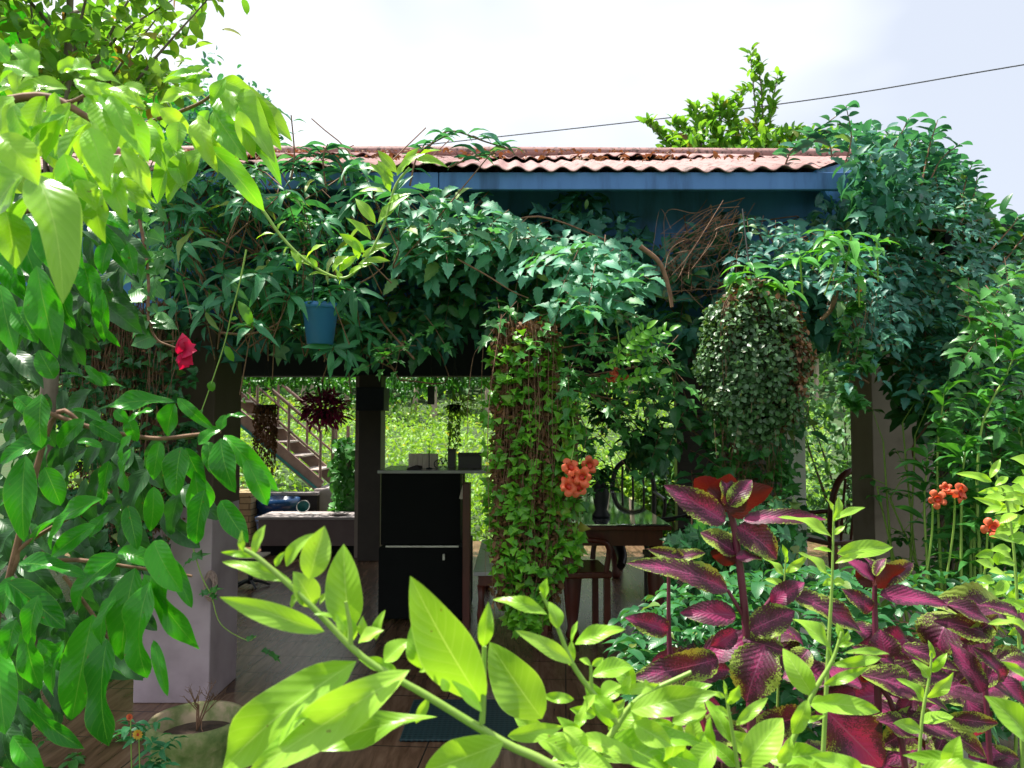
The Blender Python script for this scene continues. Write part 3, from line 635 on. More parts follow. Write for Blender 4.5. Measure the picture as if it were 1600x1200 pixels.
# mossy pot with bare twigs
P0 = W(308, 1120, 2.72); pz = -.3; h = P0.z - pz; r = 66 * 2.72 / F
e = empty('mossy_pot', (P0.x, 2.72, pz), 'wide mossy clay pot holding a bare twiggy seedling before the lilac column', 'pot')
MB().lathe((P0.x, 2.72, pz), [(0, .001), (r * .7, .001), (r * .82, h * .35), (r * .92, h * .6), (r * .9, h * .62), (r * .95, h * .75), (r * .93, h * .77), (r * .97, h * .88), (r * 1.06, h * .9), (r * 1.08, h * .97), (r * 1.04, h), (r * .93, h * .995), (r * .9, h * .88), (0, h * .87)], 36).build('pot_body', M['moss_pot'], e)
MB().lathe((P0.x, 2.72, pz), [(0, h * .925), (r * .5, h * .93), (r * .915, h * .9)], 20).build('soil', M['soil'], e)
b = MB(); base = Vector((P0.x, 2.72, pz + h * .93))
def twig(b, p, d, L, r, dep, spread=.5):
    q = p + d * L * .5 + rv(.012 * L * 4); e_ = p + d * L + rv(.04 * L); b.tube([p, q, e_], r, r * .6, 4, False)
    if dep:
        for i in range(int(rr(2, 3.99))): twig(b, p.lerp(e_, rr(.4, 1)), (d + rv(spread) + UP * .2).normalized(), L * rr(.5, .8), r * .6, dep - 1, spread)
for i in range(4): twig(b, base, (UP + rv(.3)).normalized(), .10, .0035, 3, .5)
b.build('bare_stem', M['twig'], e)

# ------------------------------------------------------------------ foreground plants
def stem(px, d, r0=.004, r1=.002, m='greenstem', b=None, n=6):
    b = b or MB(); b.tube(curve([W(x, y, d + (dz[0] if dz else 0)) for x, y, *dz in px], 5), r0, r1, n); return b

def heroplant(name, label, cat, loc, lists, stems, leafm, stemm, extra=None, group=None, inner=None):
    e = empty(name, loc, label, cat, group); Lv = Leaves()
    for d, T, rows in lists:
        for row in rows:
            bx, by, tx, ty, w_ = row[:5]; hero(Lv, bx, by, tx, ty, w_, d + (row[5] if len(row) > 5 else rr(-.03, .03)), T)
    if extra:
        L2_ = Leaves() if inner else Lv; extra(L2_)
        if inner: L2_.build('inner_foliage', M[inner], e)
    for d, r0, r1, px in stems: stem(px, d, r0, r1).build('stem', M[stemm], e)
    Lv.build('foliage', M[leafm], e); return e

# 1. lime shrub across the bottom
A1 = [(557,1033,345,1210,76),(640,1047,385,1212,60,-.02),(683,1120,440,1205,34,.02),(507,987,343,933,30),(457,910,347,878,20),(490,947,458,893,34),(483,905,507,822,38),(447,885,492,833,22),(547,985,537,850,58),
 (397,865,415,820,17),(380,862,378,828,9),(405,868,345,863,9),(753,1097,641,900,74),(755,1010,763,940,22),(660,1045,645,973,28),(553,1000,525,958,26),(575,1000,567,962,16),(587,1000,602,953,16),(787,1160,663,1205,58),(753,1112,705,1063,17),
 (560,1005,600,985,22),(600,1035,640,1000,30),(620,1050,560,1030,18),(655,1050,710,1025,14),(670,1090,650,1130,14),(430,885,445,862,10),(520,965,490,960,8),(700,1080,690,1060,12),(500,945,515,925,9),(465,925,455,950,9)]
A2 = [(847,1123,765,1003,62,-.03),(855,960,770,937,18),(872,982,857,940,22),(852,937,855,903,18),(895,1037,805,985,23),(898,1007,977,983,22),(925,1057,990,1043,26),(897,1093,847,1088,15),(793,1150,880,1135,22),(837,1150,903,1187,26),
 (880,1137,920,1175,26),(985,1110,1120,1083,34),(945,1160,1047,1205,52),(913,1063,957,1137,28),(930,1085,905,1130,16),(890,1040,893,1000,12),(893,1003,903,970,7),(923,1040,905,1030,10),(925,1040,943,1028,10),(960,1080,1033,1070,14),(975,1085,985,1055,14),
 (940,1090,970,1070,26),(965,1120,925,1085,22),(990,1130,1050,1165,30),(1000,1150,1095,1160,24),(1010,1140,985,1095,18),(1050,1130,1105,1110,22),(1080,1130,1095,1085,26),(1110,1120,1120,1170,14),(1040,1200,1060,1120,30),(880,1190,960,1205,40),(990,1190,900,1150,30),(905,1160,870,1120,22),(950,1140,1000,1105,22),(1020,1170,1100,1200,26)]
S1 = [(.62, .0042, .0018, [(1010,1290),(860,1195),(787,1160),(667,1087),(567,1027),(487,947),(410,877),(375,855)]), (.72, .003, .0015, [(967,1133),(900,1047),(872,982),(845,925)]), (.72, .0035, .002, [(905,1230),(960,1140),(1000,1090),(1080,1050)]),
      (.62, .0025, .002, [(753,1130),(755,1100),(757,1010)]), (.72, .002, .0015, [(925,1100),(923,1040)]), (.62, .0025, .0015, [(547,1010),(547,980),(540,940)])]
def ex1(Lv):
    for i in range(30):
        x, y = samp([(780,1210),(880,1100),(960,1070),(1120,1100),(1250,1210)]); a = rr(0, 6.28); l = rr(40, 95)
        hero(Lv, x, y, x + math.cos(a) * l, y + math.sin(a) * l * .7, l * .34, rr(.74, .95))
heroplant('lime_shrub', 'lime green shrub with long pointed leaves arching across the bottom of the view', 'shrub', (.1, .7, -.3), [(.62, T_HERO, A1), (.72, T_HERO, A2)], S1, 'lime', 'greenstem', ex1)
# 2. three slender shoots among the coleus
SA = [(1308,865,1395,855,24),(1305,880,1352,863,10),(1298,903,1247,863,20),(1300,862,1270,858,7),(1303,815,1310,775,14),(1305,812,1352,793,12),(1300,840,1215,808,17),(1302,800,1290,778,7),(1300,905,1285,915,10),(1302,908,1320,912,12),(1303,835,1320,822,8)]
heroplant('lime_shoot', 'slim lime shoot rising upright just behind the tall purple coleus', 'plant', (W(1300, 0, 1.15).x, 1.15, -.3), [(1.15, T_HERO, SA)], [(1.15, .004, .0015, [(1285,1200),(1295,1000),(1300,910),(1303,790)])], 'lime', 'greenstem', None, 'lime shoots in the coleus bed')
SB = [(1300,1030,1238,967,29),(1270,1087,1223,1013,31),(1268,1098,1375,1112,25),(1287,1070,1357,1042,14),(1300,1040,1377,1028,14),(1320,1020,1390,1022,10),(1263,1093,1238,1147,22),(1316,1007,1307,973,11),(1318,1005,1325,985,8),(1310,1010,1335,1005,7),(1265,1100,1300,1105,22),(1250,1130,1290,1118,8)]
heroplant('lime_shoot', 'leaning lime shoot with broad leaves at the bottom of the purple coleus', 'plant', (W(1250, 0, .85).x, .85, -.3), [(.85, T_HERO, SB)], [(.85, .004, .0015, [(1190,1290),(1223,1197),(1267,1090),(1300,1033),(1315,987)])], 'lime', 'greenstem', None, 'lime shoots in the coleus bed')
SC = [(1143,1160,1100,1090,18),(1150,1133,1200,1090,15),(1160,1198,1223,1122,40),(1150,1198,1100,1157,24),(1137,1100,1155,1070,15),(1133,1090,1095,1082,9),(1140,1120,1108,1105,12),(1133,1085,1130,1062,5)]
heroplant('lime_shoot', 'short lime shoot at the bottom edge left of the leaning shoot', 'plant', (W(1150, 0, .8).x, .8, -.3), [(.8, T_HERO, SC)], [(.8, .003, .0015, [(1165,1290),(1153,1200),(1133,1075)])], 'lime', 'greenstem', None, 'lime shoots in the coleus bed')
SG = [(1445,1100,1400,1060,18),(1448,1090,1490,1050,16),(1452,1060,1425,1030,14),(1455,1050,1480,1020,12),(1456,1030,1450,1000,8),(1440,1130,1490,1120,20),(1438,1140,1395,1130,20)]
heroplant('lime_shoot', 'small lime shoot amid the spreading coleus near the clay pot', 'plant', (W(1440, 0, 1.2).x, 1.2, -.3), [(1.15, T_HERO, SG)], [(1.15, .003, .0015, [(1430,1290),(1440,1130),(1452,1060),(1456,1020)])], 'lime', 'greenstem', None, 'lime shoots in the coleus bed')
SH = [(1225,900,1190,870,14),(1227,895,1262,868,12),(1226,915,1195,905,12),(1228,880,1222,850,8),(1224,930,1265,925,14)]
heroplant('lime_shoot', 'little lime shoot between the tall coleus and the white post', 'plant', (W(1225, 0, 1.5).x, 1.5, -.3), [(1.5, T_HERO, SH)], [(1.5, .003, .0015, [(1210,1290),(1218,1000),(1224,930),(1228,870)])], 'lime', 'greenstem', None, 'lime shoots in the coleus bed')
SD = [(1620,1180,1538,1087,48),(1610,988,1543,975,15),(1610,1070,1565,1033,16),(1590,1230,1410,1180,26),(1480,1200,1500,1150,24),(1350,1210,1265,1180,30),(1260,1210,1330,1190,24),(1430,1215,1530,1195,22)]
heroplant('lime_shrub', 'lime shrub at the lower right corner with pale broad leaves', 'shrub', (.7, .75, -.3), [(.75, T_HERO, SD)], [(.75, .005, .002, [(1700,1300),(1620,1180),(1612,980)]), (.75, .004, .002, [(1420,1300),(1380,1215),(1340,1195)])], 'lime', 'greenstem')
SE = [(1550,753,1493,740,12),(1547,747,1563,717,10),(1560,765,1528,770,9),(1572,797,1520,777,12),(1555,760,1575,745,9),(1568,780,1598,775,10),(1590,850,1545,838,12),(1592,820,1610,800,12),(1585,880,1560,878,12)]
def exE(Lv):
    for i in range(90):
        x, y = samp([(1540,790),(1600,730),(1640,700),(1640,1000),(1545,960)]); a = rr(0, 6.28); l = rr(25, 50)
        hero(Lv, x, y, x + math.cos(a) * l, y + math.sin(a) * l * .6, l * .38, rr(1.7, 2.3), T_LANCE)
heroplant('lime_shrub', 'bushy yellow-green shrub at the right edge beside the orange flowers', 'shrub', (1.25, 2.0, -.3), [(1.8, T_HERO, SE)], [(1.9, .005, .002, [(1600,1300),(1590,950),(1575,793),(1547,722)]), (2.0, .005, .002, [(1620,1300),(1610,950),(1620,800)])], 'lime', 'greenstem', exE)

# 3. coleus plants
C1 = [(1133,815,1037,758,40),(1138,800,1085,748,-44),(1140,802,1208,762,-46),(1138,797,1140,740,-50),(1136,790,1130,745,34),(1140,790,1175,750,30),(1150,880,1110,862,-26),(1162,812,1292,812,24),(1152,822,1214,874,48),(1150,866,1094,832,42),(1150,872,1192,874,20),(1137,922,978,880,38),(1070,874,1012,858,20),(1045,876,1102,864,20),
 (1150,962,1062,958,38),(1044,985,976,965,32),(1205,942,1257,910,32),(1240,930,1347,988,38),(1172,985,1242,955,44),(1195,1008,1166,1097,74),(1122,1030,984,1060,44),(1150,985,1110,1010,30),(1160,1000,1230,1020,34)]
C2 = [(1368,915,1340,880,-36),(1370,915,1415,888,-36),(1345,1052,1440,1072,-44),(1365,907,1320,873,24),(1370,905,1427,880,32),(1372,905,1343,868,22),(1362,955,1315,920,26),(1375,930,1480,945,34),(1480,945,1560,992,28),(1545,992,1458,970,36),(1385,1028,1375,983,46),(1345,1050,1497,1062,34),(1345,1055,1483,1112,50),(1410,1010,1500,1048,28),
 (1535,1082,1480,1000,30),(1570,1062,1518,1010,26),(1290,1110,1378,1198,78),(1400,1115,1542,1186,40),(1360,1125,1447,1176,30),(1368,900,1385,872,18),(1400,1040,1330,1010,26),(1430,1080,1400,1125,26),(1480,1120,1560,1130,30),(1560,1060,1600,1100,30),(1590,960,1530,945,26),(1500,1000,1560,960,30)]
def exC(poly, n, dr, s=(50, 110)):
    def f(Lv):
        for i in range(n):
            x, y = samp(poly); a = rr(-.5, 3.6) ; l = rr(*s)
            hero(Lv, x, y, x + math.cos(a) * l, y + math.sin(a) * l * .5, l * .42, rr(*dr), T_COL, rr(.25, .6))
    return f
heroplant('coleus', 'tall purple and lime coleus with a red crown of leaves at its tip', 'coleus', (W(1170, 0, 1.3).x, 1.3, -.3), [(1.28, T_COL, C1)],
  [(1.3, .009, .005, [(1190,1500),(1175,1150),(1166,981),(1150,840),(1137,787)]), (1.3, .004, .003, [(1166,990),(1205,935),(1215,925)]), (1.3, .004, .003, [(1160,960),(1137,922)]), (1.32, .006, .003, [(1060,1300),(1048,1050),(1045,980),(1045,878)])], 'coleus', 'purple_stem',
  exC([(990,1000),(1250,930),(1290,1210),(1060,1210),(1000,1080)], 20, (1.4, 1.7), (60, 130)), 'coleus plants at the lower right')
heroplant('coleus', 'spreading purple coleus with insect-bitten leaves filling the lower right', 'coleus', (W(1370, 0, 1.35).x, 1.35, -.3), [(1.32, T_COL, C2)],
  [(1.35, .008, .004, [(1380,1500),(1372,1100),(1367,957),(1367,895)]), (1.35, .007, .003, [(1440,1400),(1400,1120),(1345,1050)]), (1.4, .006, .003, [(1560,1400),(1540,1080),(1535,990),(1480,945)])], 'coleus', 'purple_stem',
  exC([(1240,960),(1600,940),(1640,1210),(1250,1210)], 46, (1.4, 1.9), (60, 150)), 'coleus plants at the lower right')

# 4. big leaved tree on the left
L1 = [(320//3*1,140,25,143,34),(100,113,155,115,18),(117,123,150,167,14),(123,120,190,132,22),(138,192,95,312,64),(103,180,42,260,30),(155,147,232,255,44),(140,200,168,293,38),(147,190,178,322,32),(200,220,213,277,22),(190,137,230,150,26),(173,143,228,172,24),
 (50,262,-20,375,90,-.06),(53,270,98,475,66,-.06),(20,150,-15,240,50,-.05),(60,120,5,100,40),(0,130,70,105,44),(70,150,40,230,40),(20,165,50,230,34),(110,160,70,250,34),(60,200,10,240,30),(150,160,180,240,36),(120,280,150,330,30),(170,150,215,235,28),(30,250,-10,330,44),(90,270,60,345,40),(150,300,165,380,34),(175,270,200,350,32),(100,240,130,330,40),(15,100,-20,60,30),(60,105,20,70,30),(140,120,120,90,24),(90,110,130,100,26),(0,210,60,290,50,-.1),(-10,240,-25,330,60,-.1),(190,230,235,310,28),(165,140,215,160,24),(120,130,160,150,24),(60,300,30,400,46),(10,330,25,420,44)]
L1b = [(355,140,440,290,34,.05),(340,150,420,250,34,.05),(310,180,340,270,30),(250,170,300,210,26),(255,130,310,115,22),(290,125,330,105,20),(345,125,395,150,26,.03),(265,215,290,300,28),(220,190,260,270,30),(290,198,413,330,42,.1),(280,190,277,238,27),(345,128,430,255,44,.05),(350,133,457,222,40,.05),(333,173,388,254,34),(373,173,397,247,27),(320,233,262,318,36),(277,233,246,318,30),(353,123,330,167,20),(320,143,250,162,30),(313,110,283,155,27),(330,117,252,128,20),(327,173,310,197,16),(300,200,345,230,30),(240,160,258,200,22),(250,200,215,250,26),(395,150,440,235,30,.05)]
L2 = [(200,380,212,430,20),(170,380,160,430,24),(110,380,125,450,30),(80,440,70,510,34),(30,400,45,470,34),(125,335,335,185,440,37),(150,345,207,433,26),(120,310,200,360,22),(130,410,150,482,32),(163,453,188,542,27),(150,440,163,535,22),(57,415,90,560,44),(-5,400,40,472,34),(0,445,25,557,34),(25,480,60,537,32),(95,440,118,515,28),(20,330,60,440,50),(60,350,110,440,44),(-10,360,30,450,40),(90,330,130,420,36),(170,330,200,370,24)]
L3 = [(255,860,262,960,26),(262,870,300,950,26),(180,930,160,1010,30),(60,930,50,1010,34),(100,1000,85,1090,32),(20,900,5,960,30),(200,790,215,860,30),(110,800,80,860,28),(240,760,235,830,32),(20,760,-10,830,36),(60,1090,90,1160,26),(240,1000,262,1088,18),(205,700,200,770,30),(250,690,240,750,28),(85,592,60,547,32),(95,583,198,607,16),(273,628,150,642,30),(167,603,133,570,14),(273,630,262,682,36),(277,622,335,672,20),(140,660,195,692,26),(132,655,92,700,30),(65,615,65,700,44),(25,620,60,655,30),(80,685,0,725,36),
 (40,712,38,847,46),(160,780,43,850,38),(150,820,80,870,32),(30,880,135,902,36),(10,908,102,982,42),(190,867,118,957,54),(212,887,190,1032,56),(236,908,230,1060,58),(145,960,112,1125,64),(168,998,170,1166,62),(225,897,312,1015,34),(240,845,285,925,48),(185,862,245,885,32),
 (283,698,275,775,48),(303,735,295,842,45),(320,765,307,850,37),(345,685,368,770,44),(350,680,435,768,30),(385,718,418,790,32),(345,782,388,848,34),(310,695,345,668,26),(345,672,352,648,20),(352,652,385,650,10),(325,690,330,740,26),(290,700,320,760,30),
 (25,968,10,1030,30),(40,978,65,1078,34),(-5,1015,8,1148,48),(30,1085,132,1170,28),(60,1000,110,1050,26),(70,730,95,790,34),(170,720,160,790,22),(140,840,170,800,22),(20,1150,70,1210,34),(110,640,160,660,18),(200,650,215,690,22),(180,640,200,660,20),(205,680,190,720,18),(160,700,120,690,16),(240,640,200,660,16)]
def exL(poly, n, dr, T, s=(40, 85)):
    def f(Lv):
        for i in range(n):
            x, y = samp(poly); a = rr(.5, 2.6); l = rr(*s)
            hero(Lv, x, y, x + math.cos(a) * l, y + math.sin(a) * l, l * .36, rr(*dr), T)
    return f
def exL1(Lv): exL([(-20,110),(60,100),(240,150),(250,230),(200,300),(-20,300)], 95, (.85, 1.25), T_HERO)(Lv)
heroplant('broadleaf_tree', 'sunlit yellow-green branch of large drooping leaves at the upper left', 'tree', (-1.5, .95, -.3), [(.78, T_HERO, L1), (1.1, T_HERO, L1b)],
  [(.9, .008, .003, [(-300,900),(-200,330),(-60,190),(60,150),(140,185),(150,190)]), (1.12, .004, .002, [(60,175),(180,200),(250,185),(318,158),(345,128)]), (.9, .003, .002, [(60,150),(105,160),(140,145)])], 'broad_young', 'twig', exL1)
heroplant('broadleaf_tree', 'dark glossy drooping leaves below the sunlit branch at the left edge', 'tree', (-1.3, 1.15, -.3), [(1.1, T_HERO, L2)],
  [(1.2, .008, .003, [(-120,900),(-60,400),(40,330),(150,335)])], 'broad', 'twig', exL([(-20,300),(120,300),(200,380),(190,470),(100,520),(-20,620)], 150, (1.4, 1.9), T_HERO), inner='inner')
heroplant('broadleaf_shrub', 'glossy green shrub with long hanging oval leaves filling the lower left', 'shrub', (-1.0, 1.2, -.3), [(1.05, T_HEROW, [(*r_[:4], r_[4] * .86) for r_ in L3])],
  [(1.1, .007, .003, [(-60,1500),(-10,1000),(10,920),(80,660),(130,660)]), (1.08, .004, .0025, [(60,640),(150,670),(240,685),(300,680),(345,675)]), (1.08, .004, .002, [(60,880),(120,875),(212,887),(300,900)]), (1.08, .003, .002, [(100,900),(145,960),(170,1000)]), (1.1, .004, .002, [(0,940),(25,880),(40,850),(150,785),(170,770)])],
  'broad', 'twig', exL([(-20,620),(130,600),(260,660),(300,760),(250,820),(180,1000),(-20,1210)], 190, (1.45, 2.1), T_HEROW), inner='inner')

# ------------------------------------------------------------------ garden ground cover and little flowers
b = Leaves()
for i in range(2600):
    x, y = rr(-3.2, 3.2), rr(.9, 3.4)
    if -1.1 < x < .9 and y > 2.6: continue
    rosette(b, Vector((x, y, -.3 + rr(.02, .22 + (.15 if abs(x) > .9 else 0)))), 4, rr(.05, .10), T_OVAL if rng.random() < .6 else T_LANCE, .4)
tag(b.build('ground_cover', M['lobed']), 'dense low green ground cover', 'ground cover', kind='stuff')
for i, (px, py, l) in enumerate(((216, 1147, 'small yellow and red daisy-like flower beside the mossy pot'), (203, 1120, 'tiny orange flower half hidden left of the mossy pot'))):
    c = W(px, py, 2.3); e = empty('flowering_plant', (c.x, 2.32, -.3), l, 'flower', 'little flowers by the mossy pot'); fl = Leaves()
    for k in range(11): a = k * .571; fl.add(T_OVAL, c, Vector((math.cos(a), -.25, math.sin(a))), Vector((0, -1, .3)), .017 - .006 * i, .008, .1)
    fl.build('petals', M['yellow'] if i == 0 else M['orange'], e); MB().lathe((0, 0, 0), [(0, .004), (.006, .002), (.007, -.002)], 10).build('flower_centre', M['throat'], e, local=True).matrix_local = Matrix.Translation(c - e.location) @ Matrix.Rotation(R(70), 4, 'X')
    MB().tube(curve([(c.x + .02, 2.34, -.3), (c.x + .01, 2.33, 0), tuple(c + Vector((0, .004, 0)))], 4), .003, .0015, 5).build('stem', M['greenstem'], e)
    lv = Leaves()
    for k in range(7): rosette(lv, c + Vector((rr(-.03, .09), rr(0, .08), -rr(.01, .16) + .05 * (k == 0))), 5, .06, T_LANCE, .34)
    lv.build('foliage', M['jasmine'], e)

# ------------------------------------------------------------------ vines over the front of the veranda
def vine(name, label, cat, loc, fn, group=None):
    e = empty(name, loc, label, cat, group); return fn(e)

# narrow leaved climber, left half
def f(e):
    Lv = Leaves(); st = MB()
    regs = [([(255,262),(640,290),(620,330),(560,420),(540,480),(420,520),(300,520),(250,440)], 72, (3.0, 3.55)), ([(430,245),(560,250),(640,280),(640,330),(560,330),(430,290)], 12, (3.3, 3.5)), ([(345,430),(560,450),(600,560),(440,560),(350,520)], 18, (3.1, 3.5)), ([(240,240),(420,250),(420,330),(240,360)], 26, (3.1, 3.5))]
    for poly, n, dr in regs:
        for i in range(n):
            x, y = samp(poly); c = W(x, y, rr(*dr)); up = (UP * .8 + TOCAM * .6 + rv(.35)).normalized()
            rosette(Lv, c, int(rr(6, 10)), rr(.10, .17), T_LANCE, .22, .35, up)
            q = c - up * .18 + Vector((rr(-.1, .1), .05, -rr(.0, .12))); st.tube([q, c], .003, .002, 4, False)
            if rng.random() < .35: st.tube(curve([q, q + Vector((rr(-.3, .3), .1, rr(-.1, .3))), q + Vector((rr(-.5, .5), .2, .5))], 4), .004, .003, 4, False)
    Lv.build('foliage', M['jasmine'], e); st.build('stem', M['twig'], e)
vine('narrow_leaved_vine', 'dark vine with long narrow leaves draped under the eave left of the centre', 'vine', (-1.3, 3.3, 0), f)

# arching lime shoot
def f(e):
    Lv = Leaves(); d = 2.6
    pts = curve([W(x, y, d) for x, y in ((395,310),(412,330),(440,370),(475,405),(515,430),(545,432),(575,400),(600,350),(618,290),(640,262))], 6)
    MB().tube(pts, .006, .004, 6).build('stem', M['greenstem'], e)
    rows = [(433,360,447,345,8),(430,366,400,374,8),(450,385,444,400,7),(478,405,510,382,11),(495,420,484,402,8),(495,422,455,400,12),(515,430,482,430,10),(520,425,545,400,14),(530,425,560,398,12),(522,418,530,445,10),(545,428,582,412,11),(560,412,610,408,11),(565,402,612,380,12),(570,395,530,365,14),(580,375,540,340,15),(590,350,640,305,16),(587,350,555,310,15),(605,320,642,302,13),(610,300,578,255,13),(620,275,655,230,14),(615,285,590,250,12),(625,265,665,240,14),(618,275,560,265,11),(560,405,550,370,11),(455,390,470,415,9),(470,400,465,425,8)]
    for r in rows: hero(Lv, *r, d, T_LANCE)
    rng_rows = [(620,270,590,235,14),(640,255,690,235,16),(650,250,700,262,14),(600,300,560,300,13)]
    for r in rng_rows: hero(Lv, *r, d + .3, T_LANCE)
    Lv.build('foliage', M['lime'], e)
vine('arching_shoot', 'bright lime vine shoot hanging in a loop before the dark eave', 'vine', (W(500, 0, 2.6).x, 2.6, 0), f)

# shoots standing up on the roof line
def f(e):
    Lv = Leaves(); st = MB()
    sh = [((455,280),(460,240),(455,180)), ((510,300),(505,250),(512,225)), ((640,290),(655,240),(700,210)), ((660,240),(700,205),(760,222),(800,235)), ((540,290),(530,255),(505,230)), ((420,290),(440,260),(475,245)), ((700,262),(740,245),(775,240)), ((320,300),(340,262),(360,250))]
    for s_ in sh:
        pts = curve([W(x, y, 3.35) for x, y in s_], 6); MB().tube(pts, .005, .003, 5, False).build('stem', M['twig'], e)
        for p_ in pts[3::2]:
            for k in (-1, 1): l = rr(.06, .13); Lv.add(T_LANCE, p_, Vector((k * rr(.5, 1), rr(-.5, .3), rr(-.5, .35))), UP + rv(.3), l, l * .32, rr(.2, .5), .05)
    Lv.build('foliage', M['bluegreen'], e)
vine('roof_shoots', 'vine shoots curling up over the pink roof edge left of the centre', 'vine', (-.8, 3.4, 2.3), f)

# toothed trumpet vine, centre
def toothed(e, regs, m, L=(.16, .26), pairs=(2, 4), T=None, stm='twig', runners=12):
    Lv = Leaves(); st = MB()
    for poly, n, dr in regs:
        for i in range(n):
            x, y = samp(poly); c = W(x, y, rr(*dr)); ax = Vector((rr(-1, 1), rr(-.9, -.1), rr(-.9, .15))).normalized()
            pinnate(Lv, c - ax * .08, ax, UP * .8 + TOCAM * .7 + rv(.25), int(rr(pairs[0], pairs[1] + .99)), rr(*L), T, .52, .40, st)
        for i in range(max(2, runners * n // 200)):
            x, y = samp(poly); x2, y2 = samp(poly); a, b_ = W(x, y, dr[1]), W(x2, y2, dr[1])
            if (a - b_).length > 1.1: continue
            st.tube(curve([a, a.lerp(b_, .5) + rv(.06), b_], 5), .006, .004, 5, False)
    Lv.build('foliage', M[m], e); st.build('stem', M[stm], e)
vine('trumpet_vine', 'grey-green trumpet vine with toothed leaflets spilling from the middle of the eave', 'vine', (.1, 3.3, 0),
     lambda e: toothed(e, [([(640,300),(700,300),(790,325),(840,335),(900,365),(990,385),(1000,410),(960,440),(900,440),(860,420),(800,380),(700,390),(640,370)], 105, (3.25, 3.6)), ([(800,400),(920,400),(960,470),(910,500),(870,470),(830,430)], 26, (3.0, 3.3)), ([(600,340),(700,360),(720,420),(660,420),(600,370)], 14, (3.3, 3.5)), ([(900,410),(1000,420),(1000,450),(960,450)], 8, (3.3, 3.6))], 'trumpet'))
vine('trumpet_vine', 'trumpet vine with deep green star-shaped leaves hanging over the creeper column', 'vine', (.35, 3.2, 0),
     lambda e: toothed(e, [([(760,455),(960,470),(1070,560),(1040,620),(960,640),(900,590),(880,640),(850,540),(770,500)], 48, (2.95, 3.4)), ([(580,490),(680,500),(670,560),(600,565)], 7, (3.2, 3.4)), ([(870,600),(960,560),(990,680),(920,760),(880,680)], 18, (3.1, 3.4))], 'lobed', (.13, .2), (1, 2), T_LOBE))
vine('trumpet_vine', 'shaded trumpet vine inside the lintel with sparse drooping leaves', 'vine', (-.2, 3.8, 0),
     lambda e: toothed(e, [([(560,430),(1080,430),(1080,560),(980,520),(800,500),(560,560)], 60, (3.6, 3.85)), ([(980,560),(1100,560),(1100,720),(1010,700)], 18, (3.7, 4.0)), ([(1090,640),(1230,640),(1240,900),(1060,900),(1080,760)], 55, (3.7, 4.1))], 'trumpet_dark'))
vine('trumpet_vine', 'broad mass of trumpet vine covering the right end of the eave', 'vine', (1.6, 3.4, 0),
     lambda e: toothed(e, [([(1150,350),(1250,340),(1350,355),(1400,420),(1420,500),(1300,480),(1260,450),(1150,420),(1130,380)], 75, (3.2, 3.6)), ([(1300,430),(1380,450),(1390,560),(1340,620),(1320,560)], 30, (3.15, 3.4)), ([(1370,280),(1470,262),(1530,340),(1580,430),(1590,560),(1480,600),(1400,560),(1380,400),(1350,340)], 210, (3.4, 3.9)), ([(1385,420),(1640,400),(1640,760),(1500,760),(1480,620),(1400,600)], 230, (3.4, 4.1))], 'bluegreen', (.09, .19)))
vine('trumpet_vine', 'sunlit trumpet vine at the far right beside the beige column', 'vine', (2.1, 3.4, 0),
     lambda e: toothed(e, [([(1500,450),(1640,360),(1640,760),(1560,740),(1520,620)], 60, (3.0, 3.4)), ([(1440,600),(1560,620),(1600,800),(1560,920),(1460,860),(1480,700)], 55, (3.2, 3.7))], 'lobed', (.14, .24), (2, 4), T_SERR))
# dense shaded body behind the right mass
def f(e):
    Lv = Leaves(); st = MB()
    for i in range(4200):
        x, y = samp([(1345,240),(1400,228),(1470,240),(1530,310),(1640,380),(1640,820),(1475,930),(1465,700),(1400,640),(1370,500),(1300,400)])
        c = W(x, y, rr(3.95, 4.6)); l = rr(.07, .14)
        Lv.add(T_LANCE if i % 2 else T_OVAL, c, rv(1) - UP * .6, UP + TOCAM * .6 + rv(.5), l, l * .42, .2)
    for i in range(16):
        x, y = rr(1460, 1640), rr(900, 1000); st.tube(curve([W(x, y, rr(3.9, 4.4)), W(x + rr(-20, 20), y - 200, 4.1), W(x + rr(-60, 40), y - 480, 4.2)], 5), .014, .006, 5, False)
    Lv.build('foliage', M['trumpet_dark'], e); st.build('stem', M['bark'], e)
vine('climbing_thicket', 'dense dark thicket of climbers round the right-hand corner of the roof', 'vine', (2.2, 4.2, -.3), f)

def f(e):
    Lv = Leaves(); st = MB()
    for i in range(4300):
        x = rr(245, 1420); top = 330 + 26 * math.sin(x * .013) + 22 * math.sin(x * .031 + 1) + (8 if 900 < x < 1130 else 0); y = top + (545 - top) * rr(0, 1) ** .9
        if math.sin(x * .021 + 1.3) * math.cos(y * .033 + x * .006) > .45 and rng.random() < .85: continue
        c = W(x, y, rr(3.6, 3.97)); l = rr(.05, .13); Lv.add((T_SERR, T_LANCE, T_LOBE)[i % 3], c, rv(.8) - UP * .7, UP + TOCAM * .8 + rv(.4), l, l * (.4 if i % 3 < 2 else .9), .25, .05)
    for i in range(60):
        x = rr(250, 1400); y = rr(330, 480); st.tube(curve([W(x, y, 3.9), W(x + rr(-40, 40), y + rr(-30, 50), 3.8), W(x + rr(-110, 110), y + rr(-40, 90), 3.85)], 4), .005, .003, 4, False)
    Lv.build('foliage', M['bluegreen'], e); st.build('stem', M['twig'], e)
vine('shaded_climber', 'deep layer of bluish climber leaves in shadow across the lintel behind the other vines', 'vine', (0, 3.8, 0), f)
